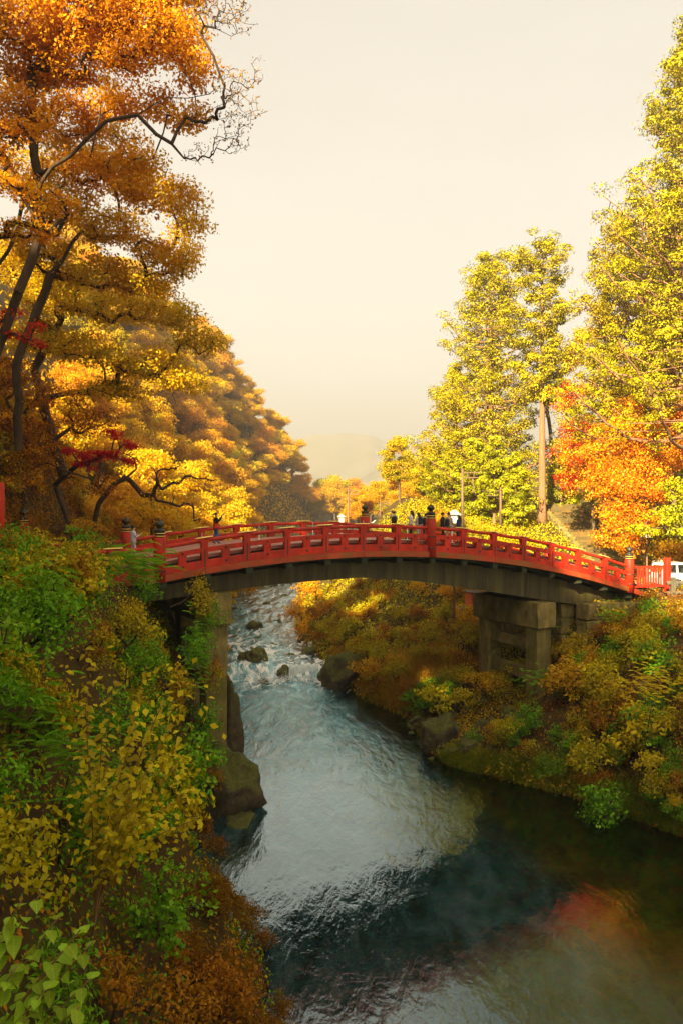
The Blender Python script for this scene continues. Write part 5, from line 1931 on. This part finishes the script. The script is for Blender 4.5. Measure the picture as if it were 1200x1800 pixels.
CW = 0.86
body = [(-1.75, 0.35), (-1.15, 0.32), (-1.0, 0.62), (-0.72, 0.70), (-0.44, 0.62), (-0.3, 0.30), (1.75, 0.30), (1.88, 0.62), (2.14, 0.70), (2.42, 0.62), (2.56, 0.32), (2.9, 0.36), (2.95, 0.66), (2.85, 0.86), (1.75, 1.02), (-1.78, 1.04), (-1.86, 0.7)]
ob('body', extrude_profile('body', body, -CW, CW), M['car'], car)
roofp = [(-1.55, 1.52), (-1.35, 1.63), (0.0, 1.67), (0.62, 1.60), (0.58, 1.54), (0.0, 1.61), (-1.35, 1.57), (-1.52, 1.47)]
ob('roof', extrude_profile('roof', roofp, -CW * 0.86, CW * 0.86), M['car'], car)


def pillar(x0, x1, w):
    for s in (-1, 1):
        y0, y1 = s * CW * 0.985, s * CW * 0.855
        V = []
        for (x, y, z) in ((x0, y0, 1.03), (x1, y1, 1.585)):
            V += [(x - w, y - 0.025, z), (x + w, y - 0.025, z), (x + w, y + 0.025, z), (x - w, y + 0.025, z)]
        ob('pillar', py_mesh('pillar', V, [(3, 2, 1, 0), (4, 5, 6, 7)] + [(i, (i + 1) % 4, 4 + (i + 1) % 4, 4 + i) for i in range(4)]), M['car'], car)


pillar(-1.72, -1.45, 0.075)
pillar(-0.72, -0.70, 0.05)
pillar(0.42, 0.34, 0.04)
pillar(1.55, 0.62, 0.06)


def glass_material():
    m, nt, out = new_mat('car_glass')
    tr = nt.nodes.new('ShaderNodeBsdfTransparent')
    tr.inputs['Color'].default_value = (0.55, 0.6, 0.55, 1)
    gl = nt.nodes.new('ShaderNodeBsdfGlossy')
    gl.inputs['Roughness'].default_value = 0.02
    fr = nt.nodes.new('ShaderNodeFresnel')
    mx = nt.nodes.new('ShaderNodeMixShader')
    nt.links.new(fr.outputs[0], mx.inputs[0])
    nt.links.new(tr.outputs[0], mx.inputs[1])
    nt.links.new(gl.outputs[0], mx.inputs[2])
    nt.links.new(mx.outputs[0], out.inputs['Surface'])
    return m


M['glass'] = glass_material()
for s in (-1, 1):
    y0, y1 = s * CW * 0.98, s * CW * 0.85
    for (a, b, c, d) in ((-1.64, -0.78, -0.75, -1.40), (-0.66, 0.37, 0.31, -0.65), (0.47, 1.47, 0.60, 0.38)):
        ob('side_window', py_mesh('side_window', [(a, y0, 1.04), (b, y0, 1.04), (c, y1, 1.57), (d, y1, 1.57)], [(0, 1, 2, 3)]), M['glass'], car)
ob('windscreen', py_mesh('windscreen', [(1.62, -0.78, 1.03), (1.62, 0.78, 1.03), (0.64, 0.7, 1.58), (0.64, -0.7, 1.58)], [(0, 1, 2, 3)]), M['glass'], car)
ob('rear_window', py_mesh('rear_window', [(-1.77, -0.78, 1.05), (-1.77, 0.78, 1.05), (-1.54, 0.7, 1.5), (-1.54, -0.7, 1.5)], [(0, 1, 2, 3)]), M['glass'], car)
for s in (-1, 1):
    ob('tail_light', box_mesh('tail_light', 0.08, 0.16, 0.34, 0.02), M['tail'], car, (-1.83, s * 0.72, 0.86))
    ob('headlight', box_mesh('headlight', 0.14, 0.3, 0.14, 0.03), M['paper'], car, (2.86, s * 0.6, 0.76))
    ob('door_handle', box_mesh('door_handle', 0.18, 0.03, 0.035), M['car'], car, (-0.5, s * (CW + 0.015), 0.92))
    ob('mirror', box_mesh('mirror', 0.12, 0.2, 0.13, 0.03), M['car'], car, (1.15, s * (CW + 0.12), 1.08))
tyre_me = lathe_mesh('tyre', [(0.20, -0.09), (0.30, -0.10), (0.325, -0.06), (0.325, 0.06), (0.30, 0.10), (0.20, 0.09)], 24)
rim_me = lathe_mesh('rim', [(0.02, -0.092), (0.06, -0.095), (0.07, -0.06), (0.17, -0.055), (0.195, -0.088), (0.21, -0.085), (0.21, 0.06), (0.02, 0.06)], 20)
for x in (-0.72, 2.14):
    for s in (-1, 1):
        w_ = ob('wheel', tyre_me, M['rubber'], car, (x, s * 0.76, 0.325), (math.pi / 2 * (1 if s < 0 else -1) * -1, 0, 0))
        ob('rim', rim_me, M['steel'], w_)
for y in (-0.38, 0.38):
    ob('seat', box_mesh('seat', 0.5, 0.5, 0.9, 0.1, True, 0.8), M['seat'], car, (0.05, y, 0.95))

# ------------------------------------------------------------------ people
M['skin'] = rough_mat('skin', (0.48, 0.27, 0.17), (0.55, 0.32, 0.21), 8, 0.55, 0.0)
M['hair'] = rough_mat('black_hair', (0.010, 0.008, 0.007), (0.022, 0.017, 0.013), 20, 0.5, 0.1)
_cl = {}


def cloth(c):
    k = tuple(c)
    if k not in _cl:
        _cl[k] = rough_mat('cloth', tuple(v * 0.8 for v in c), c, 9, 0.85, 0.2)
    return _cl[k]


def skin_body(name, verts, edges, radii, root, sub=2):
    me = bpy.data.meshes.new(name)
    me.from_pydata(verts, edges, [])
    o = bpy.data.objects.new(name + '_tmp', me)
    COL.objects.link(o)
    o.modifiers.new('Skin', 'SKIN')
    for i, r in enumerate(radii):
        sv = me.skin_vertices[0].data[i]
        sv.radius = r if isinstance(r, tuple) else (r, r)
        sv.use_root = (i == root)
    ms = o.modifiers.new('Sub', 'SUBSURF')
    ms.levels = sub
    ms.render_levels = sub
    dg = bpy.context.evaluated_depsgraph_get()
    out = bpy.data.meshes.new_from_object(o.evaluated_get(dg))
    out.name = name
    bpy.data.objects.remove(o)
    for p in out.polygons:
        p.use_smooth = True
    return out


def person(label, loc, rotz, top, legs, height=1.62, larm=None, rarm=None, hair='long', coat=False, sleeves=True, cap=None, stride=0.10, sit=False, group='visitors on the bridge'):
    """local frame: facing -y, x to the person's left; sizes for 1.62 m"""
    larm = larm or [(0.23, 0.02, 1.08), (0.25, -0.05, 0.84)]
    rarm = rarm or [(-0.23, 0.02, 1.08), (-0.25, -0.05, 0.84)]
    Vv, E, Rr = [], [], []

    def add(p, r, par=None):
        Vv.append(p)
        Rr.append(r)
        if par is not None:
            E.append((par, len(Vv) - 1))
        return len(Vv) - 1
    pel = add((0, 0, 0.86), (0.125, 0.095))
    wai = add((0, 0.005, 1.00), (0.115, 0.085), pel)
    che = add((0, 0.0, 1.20), (0.14, 0.095), wai)
    shb = add((0, 0.01, 1.30), (0.10, 0.075), che)
    nek = add((0, 0.0, 1.40), 0.048, shb)
    hd1 = add((0, -0.012, 1.47), (0.066, 0.078), nek)
    add((0, -0.005, 1.545), (0.070, 0.085), hd1)
    hands = []
    for s, arm in ((1, larm), (-1, rarm)):
        sh = add((s * 0.165, 0.01, 1.29), 0.055, shb)
        el = add(arm[0], 0.042, sh)
        wr = add(arm[1], 0.028, el)
        d = (Vector(arm[1]) - Vector(arm[0])).normalized()
        pm = Vector(arm[1]) + d * 0.07
        pa = add(tuple(pm), (0.036, 0.020), wr)
        side = d.cross(Vector((0, 1, 0.2))).normalized()
        for f in range(4):
            o = side * (f - 1.5) * 0.019
            k1 = pm + d * 0.035 + o
            k2 = pm + d * (0.085 - 0.008 * abs(f - 1.2)) + o * 1.15 + Vector((0, -0.012, -0.008))
            a = add(tuple(k1), 0.009, pa)
            add(tuple(k2), 0.008, a)
        th1 = Vector(arm[1]) + d * 0.035 + side * -0.042
        a = add(tuple(th1), 0.010, pa)
        add(tuple(th1 + d * 0.035 - side * 0.012), 0.009, a)
        hands.append(pm)
    for s in (1, -1):
        hip = add((s * 0.085, 0, 0.80), 0.088, pel)
        if sit:
            kn = add((s * 0.10, -0.42, 0.82), 0.06, hip)
            an = add((s * 0.10, -0.42, 0.42), 0.042, kn)
            add((s * 0.10, -0.55, 0.38), (0.040, 0.032), an)
        else:
            kn = add((s * 0.09, -0.03 + s * stride * 0.5, 0.45), 0.062, hip)
            an = add((s * 0.09, 0.03 + s * stride, 0.075), 0.042, kn)
            to = add((s * 0.095, -0.12 + s * stride, 0.035), (0.042, 0.030), an)
    me = skin_body('body', Vv, E, Rr, pel)
    mats = [M['skin'], cloth(top), cloth(legs), cloth((0.05, 0.045, 0.04))]
    for m_ in mats:
        me.materials.append(m_)
    for p in me.polygons:
        c = p.center
        near_hand = min((Vector(c) - h).length for h in hands)
        if c.z > 1.365 and abs(c.x) < 0.12:
            k = 0
        elif near_hand < 0.085:
            k = 0
        elif c.z < 0.075 and not sit:
            k = 3
        elif c.z > 0.92 and not (sit and c.y < -0.2):
            k = 1
        elif near_hand < 0.3 and abs(c.x) > 0.19:
            k = 1
        else:
            k = 2
        p.material_index = k
    s = height / 1.62
    t = thing('person', label, 'person', loc, rotz, group)
    t.scale = (s, s, s)
    ob('body', me, None, t)
    # face
    ob('nose', lathe_mesh('nose', [(0.014, 0), (0.010, 0.014), (0.003, 0.024)], 8), M['skin'], t, (0, -0.082, 1.485), (math.pi / 2, 0, 0))
    for sx in (-1, 1):
        ob('eye', lathe_mesh('eye', [(0.010, 0), (0.007, 0.005), (0.002, 0.007)], 8), M['hair'], t, (sx * 0.028, -0.080, 1.512), (math.pi / 2, 0, 0))
        ob('ear', lathe_mesh('ear', [(0.020, -0.006), (0.022, 0.0), (0.016, 0.008)], 8), M['skin'], t, (sx * 0.078, 0.005, 1.495), (0, sx * math.pi / 2, 0))
    ob('mouth', box_mesh('mouth', 0.036, 0.006, 0.008), M['tail'], t, (0, -0.079, 1.447))
    # hair: a cap open at the face, plus a fall behind
    V, Fa = [], []
    nu, nv = 16, 9
    for j in range(nv):
        ph = math.pi * 0.62 * j / (nv - 1)
        for i in range(nu):
            a = 2 * math.pi * i / nu
            front = max(0, -math.sin(a))
            pj = ph * (1 - 0.42 * front)
            r_ = 0.090
            V.append((r_ * 0.95 * math.sin(pj) * math.cos(a), 0.004 + r_ * 1.06 * math.sin(pj) * math.sin(a), 1.525 + r_ * 1.12 * math.cos(pj)))
    for j in range(nv - 1):
        for i in range(nu):
            q, w = j * nu + i, j * nu + (i + 1) % nu
            Fa.append((q, q + nu, w + nu, w))
    h_ = ob('hair', py_mesh('hair', V, Fa, True), M['hair'], t)
    if hair == 'long':
        ob('hair_fall', tube_mesh('hair_fall', [(0, 0.055, 1.56), (0, 0.085, 1.46), (0, 0.10, 1.34), (0, 0.115, 1.22), (0, 0.115, 1.14)], [0.06, 0.082, 0.080, 0.062, 0.02], 10), M['hair'], h_)
    elif hair == 'tail':
        ob('ponytail', tube_mesh('ponytail', [(0, 0.085, 1.56), (0, 0.135, 1.54), (0, 0.15, 1.45), (0, 0.14, 1.33)], [0.025, 0.035, 0.035, 0.01], 8), M['hair'], h_)
    elif hair == 'bun':
        ob('bun', lathe_mesh('bun', [(0.01, -0.04), (0.04, -0.02), (0.045, 0.0), (0.04, 0.02), (0.01, 0.04)], 10), M['hair'], h_, (0, 0.06, 1.63))
    if cap is not None:
        c_ = ob('cap', lathe_mesh('cap', [(0.100, 1.545), (0.102, 1.585), (0.088, 1.63), (0.045, 1.655), (0.006, 1.66)], 14), cloth(cap), t)
        ob('brim', box_mesh('brim', 0.14, 0.10, 0.012, 0.004), cloth(cap), c_, (0, -0.13, 1.552))
    # clothing shell over the torso
    if coat:
        bot = 0.55 if coat == 'long' else 0.80
        prof = [(0.19, bot), (0.175, 0.95), (0.165, 1.05), (0.185, 1.20), (0.165, 1.31), (0.075, 1.385)]
        me_ = lathe_mesh('coat', prof, 18)
        for v in me_.vertices:
            v.co.y *= 0.72
        ob('coat', me_, cloth(top), t)
    return t


def stand(px_, v, **kw):
    u = u_at(px_, v)
    x, y = bw(u, v)
    return (x, y, zr(u) + DECK + 0.002)


def hold(name, me, m, label, cat, base, rotz, off):
    c, s = math.cos(rotz), math.sin(rotz)
    o = ob(name, me, m, loc=(base[0] + off[0] * c - off[1] * s, base[1] + off[0] * s + off[1] * c, base[2] + off[2]), rot=(0, 0, rotz))
    return tag(o, label, cat)


phone_me = box_mesh('phone', 0.075, 0.012, 0.15, 0.004)
FACE_AWAY = math.pi
raise_r = [(-0.22, -0.16, 1.18), (-0.10, -0.30, 1.42)]
raise_l = [(0.22, -0.16, 1.18), (0.10, -0.30, 1.42)]
p = stand(235, 3.2)
person('person in a pale lavender shirt standing between the two left bridge posts', p, 2.0, (0.50, 0.50, 0.58), (0.45, 0.43, 0.40), 1.62, hair='bun', coat=True, rarm=[(-0.23, -0.08, 1.08), (-0.12, -0.26, 1.18)])
p = stand(380, 5.2)
person('person in black top and blue jeans raising a phone at the left rail', p, 1.9, (0.012, 0.012, 0.014), (0.03, 0.14, 0.36), 1.62, rarm=raise_r, larm=raise_l, hair='tail', coat=True)
hold('phone', phone_me, M['bronze'], 'phone raised by the person in blue jeans', 'phone', p, 1.9, (0, -0.40, 1.53))
bag = thing('shoulder_bag', 'red shoulder bag on the person in blue jeans', 'bag', (p[0] + 0.10, p[1] - 0.22, p[2]), 1.9 - math.pi / 2)
ob('pouch', box_mesh('pouch', 0.30, 0.11, 0.26, 0.03, True, 0.85), cloth((0.55, 0.05, 0.03)), bag, (0, 0, 0.92))
ob('strap', tube_mesh('strap', [(-0.13, 0, 1.04), (-0.05, 0.12, 1.25), (0.0, 0.17, 1.36), (0.06, 0.12, 1.25), (0.13, 0, 1.04)], [0.012] * 5, 6), cloth((0.55, 0.05, 0.03)), bag)
p = stand(692, 5.8)
person('person with a dark vest over grey sleeves photographing upstream, seen from behind', p, FACE_AWAY + 0.2, (0.30, 0.29, 0.26), (0.03, 0.03, 0.035), 1.60, rarm=raise_r, larm=raise_l, hair='short', coat=False)
hold('phone', phone_me, M['steel'], 'phone held up by the person in the dark vest', 'phone', p, FACE_AWAY + 0.2, (0, -0.42, 1.53))
x_, y_, z_ = p
vest = lathe_mesh('dark_vest', [(0.165, 0.86), (0.16, 1.0), (0.172, 1.18), (0.13, 1.30)], 16)
for v in vest.vertices:
    v.co.y *= 0.74
tag(ob('dark_vest', vest, cloth((0.02, 0.02, 0.022)), loc=p, rot=(0, 0, FACE_AWAY + 0.2)), 'dark sleeveless vest worn over the grey sleeves', 'vest')
p = stand(722, 3.6)
person('person with long dark hair and white top holding a phone up', p, 4.5, (0.66, 0.60, 0.50), (0.02, 0.02, 0.022), 1.63, rarm=raise_r, hair='long', coat=True)
hold('phone', phone_me, M['bronze'], 'phone held up by the person in the white top', 'phone', p, 4.5, (-0.09, -0.40, 1.53))
p = stand(735, 2.6)
person('person in grey white shirt with dark hair beside the person in the white top', p, 3.6, (0.46, 0.45, 0.43), (0.38, 0.36, 0.33), 1.52, hair='long', coat=True)
pack_me = box_mesh('backpack', 0.30, 0.16, 0.42, 0.06, True, 0.85)
hold('backpack', pack_me, cloth((0.02, 0.02, 0.025)), 'black backpack worn by the person in the grey white shirt', 'backpack', p, 3.6, (0, 0.20, 1.08))
p = stand(747, 4.6)
person('person in black half hidden behind the centre bridge post', p, FACE_AWAY - 0.3, (0.014, 0.014, 0.016), (0.02, 0.02, 0.025), 1.60, hair='short', coat=True)
p = stand(777, 2.9)
person('person in black jacket and black cap right of the centre post', p, 1.2, (0.012, 0.012, 0.013), (0.02, 0.02, 0.022), 1.66, hair='short', coat=True, cap=(0.012, 0.012, 0.013))
p = stand(788, 1.9)
person('person in a beige jacket and beige trousers with a backpack', p, 2.5, (0.42, 0.33, 0.20), (0.40, 0.31, 0.19), 1.68, hair='short', coat=True)
hold('backpack', pack_me, cloth((0.03, 0.035, 0.035)), 'dark backpack on the person in the beige jacket', 'backpack', p, 2.5, (0, 0.20, 1.10))
p = stand(805, 1.7)
person('person in a long navy coat, rightmost of the bridge visitors', p, 4.4, (0.020, 0.035, 0.085), (0.018, 0.028, 0.06), 1.58, hair='long', coat='long', rarm=[(-0.21, -0.08, 1.08), (-0.10, -0.22, 1.02)])
# driver in the car
person('driver in a white shirt sitting in the white car', (22.0 + 0.15, 51.6 - 0.36, ROADZ - 0.25), math.pi / 2 + 0.08, (0.62, 0.60, 0.55), (0.05, 0.05, 0.06), 1.62, sit=True, hair='short',
       larm=[(0.22, -0.20, 1.05), (0.14, -0.42, 1.12)], rarm=[(-0.22, -0.20, 1.05), (-0.14, -0.42, 1.12)], group=None)

# ------------------------------------------------------------------ the little waterfall and its splash
M['fall'] = rough_mat('falling_water', (0.30, 0.42, 0.42), (0.85, 0.86, 0.84), 5, 0.25, 0.3, stretch=(5, 1, 0.25), spec=0.5)
V = []
nu, nv = 40, 12
for j in range(nv):
    t = j / (nv - 1)
    for i in range(nu):
        f = i / (nu - 1)
        X = -3.95 + 2.2 * f
        Yy = 60.6 - 0.15 * math.sin(f * 5) - 0.62 * t ** 0.6 + 0.05 * math.sin(f * 60)
        Z = 0.32 - 1.05 * t ** 1.6 + 0.05 * math.sin(f * 31 + t)
        V.append((X, Yy, Z))
idx = np.arange(nu * nv).reshape(nv, nu)
Q = np.stack([idx[:-1, :-1], idx[:-1, 1:], idx[1:, 1:], idx[1:, :-1]], -1).reshape(-1, 4)
structure(ob('waterfall', np_mesh('waterfall', np.array(V), Q, True), M['fall']))
sp_rng = np.random.default_rng(2)
M['spray'] = rough_mat('white_spray', (0.75, 0.77, 0.75), (0.9, 0.9, 0.88), 8, 0.6, 0.0)
P = []
for (x, Y, n, r, hh) in [(463, 58.7, 900, 0.45, 0.8), (505, 59.5, 500, 0.5, 0.3), (535, 59.4, 900, 0.7, 0.25), (425, 60.2, 700, 1.0, 0.35), (480, 59.7, 500, 0.8, 0.3)]:
    X = (x - 600) / F * Y
    q = sp_rng.normal(size=(n, 3)) * np.array([r, r * 0.6, 0])
    q[:, 2] = np.abs(sp_rng.normal(size=n)) * hh * np.exp(-(q[:, 0] / r) ** 2)
    P.append(q + np.array([X, Y, WL0 + 0.02]))
P = np.concatenate(P)
structure(ob('spray', leaves_mesh('spray', P, np.tile([0, -0.3, 1.0], (len(P), 1)), 0.07, sp_rng, aspect=0.8), M['spray']), 'stuff')

# ------------------------------------------------------------------ haze in the valley
def haze_box():
    m, nt, out = new_mat('haze')
    pv = nt.nodes.new('ShaderNodeVolumePrincipled')
    pv.inputs['Color'].default_value = (1.0, 0.96, 0.86, 1)
    pv.inputs['Density'].default_value = HAZE
    pv.inputs['Anisotropy'].default_value = 0.4
    nt.links.new(pv.outputs[0], out.inputs['Volume'])
    bm = bmesh.new()
    bmesh.ops.create_cube(bm, size=1.0)
    for v in bm.verts:
        v.co = Vector((v.co.x * 3100, 1245 + v.co.y * 2740, 110 + v.co.z * 234))
    o = ob('haze', bm_mesh('haze', bm), m)
    structure(o, 'stuff')


HAZE = 0.0008
if HAZE:
    haze_box()
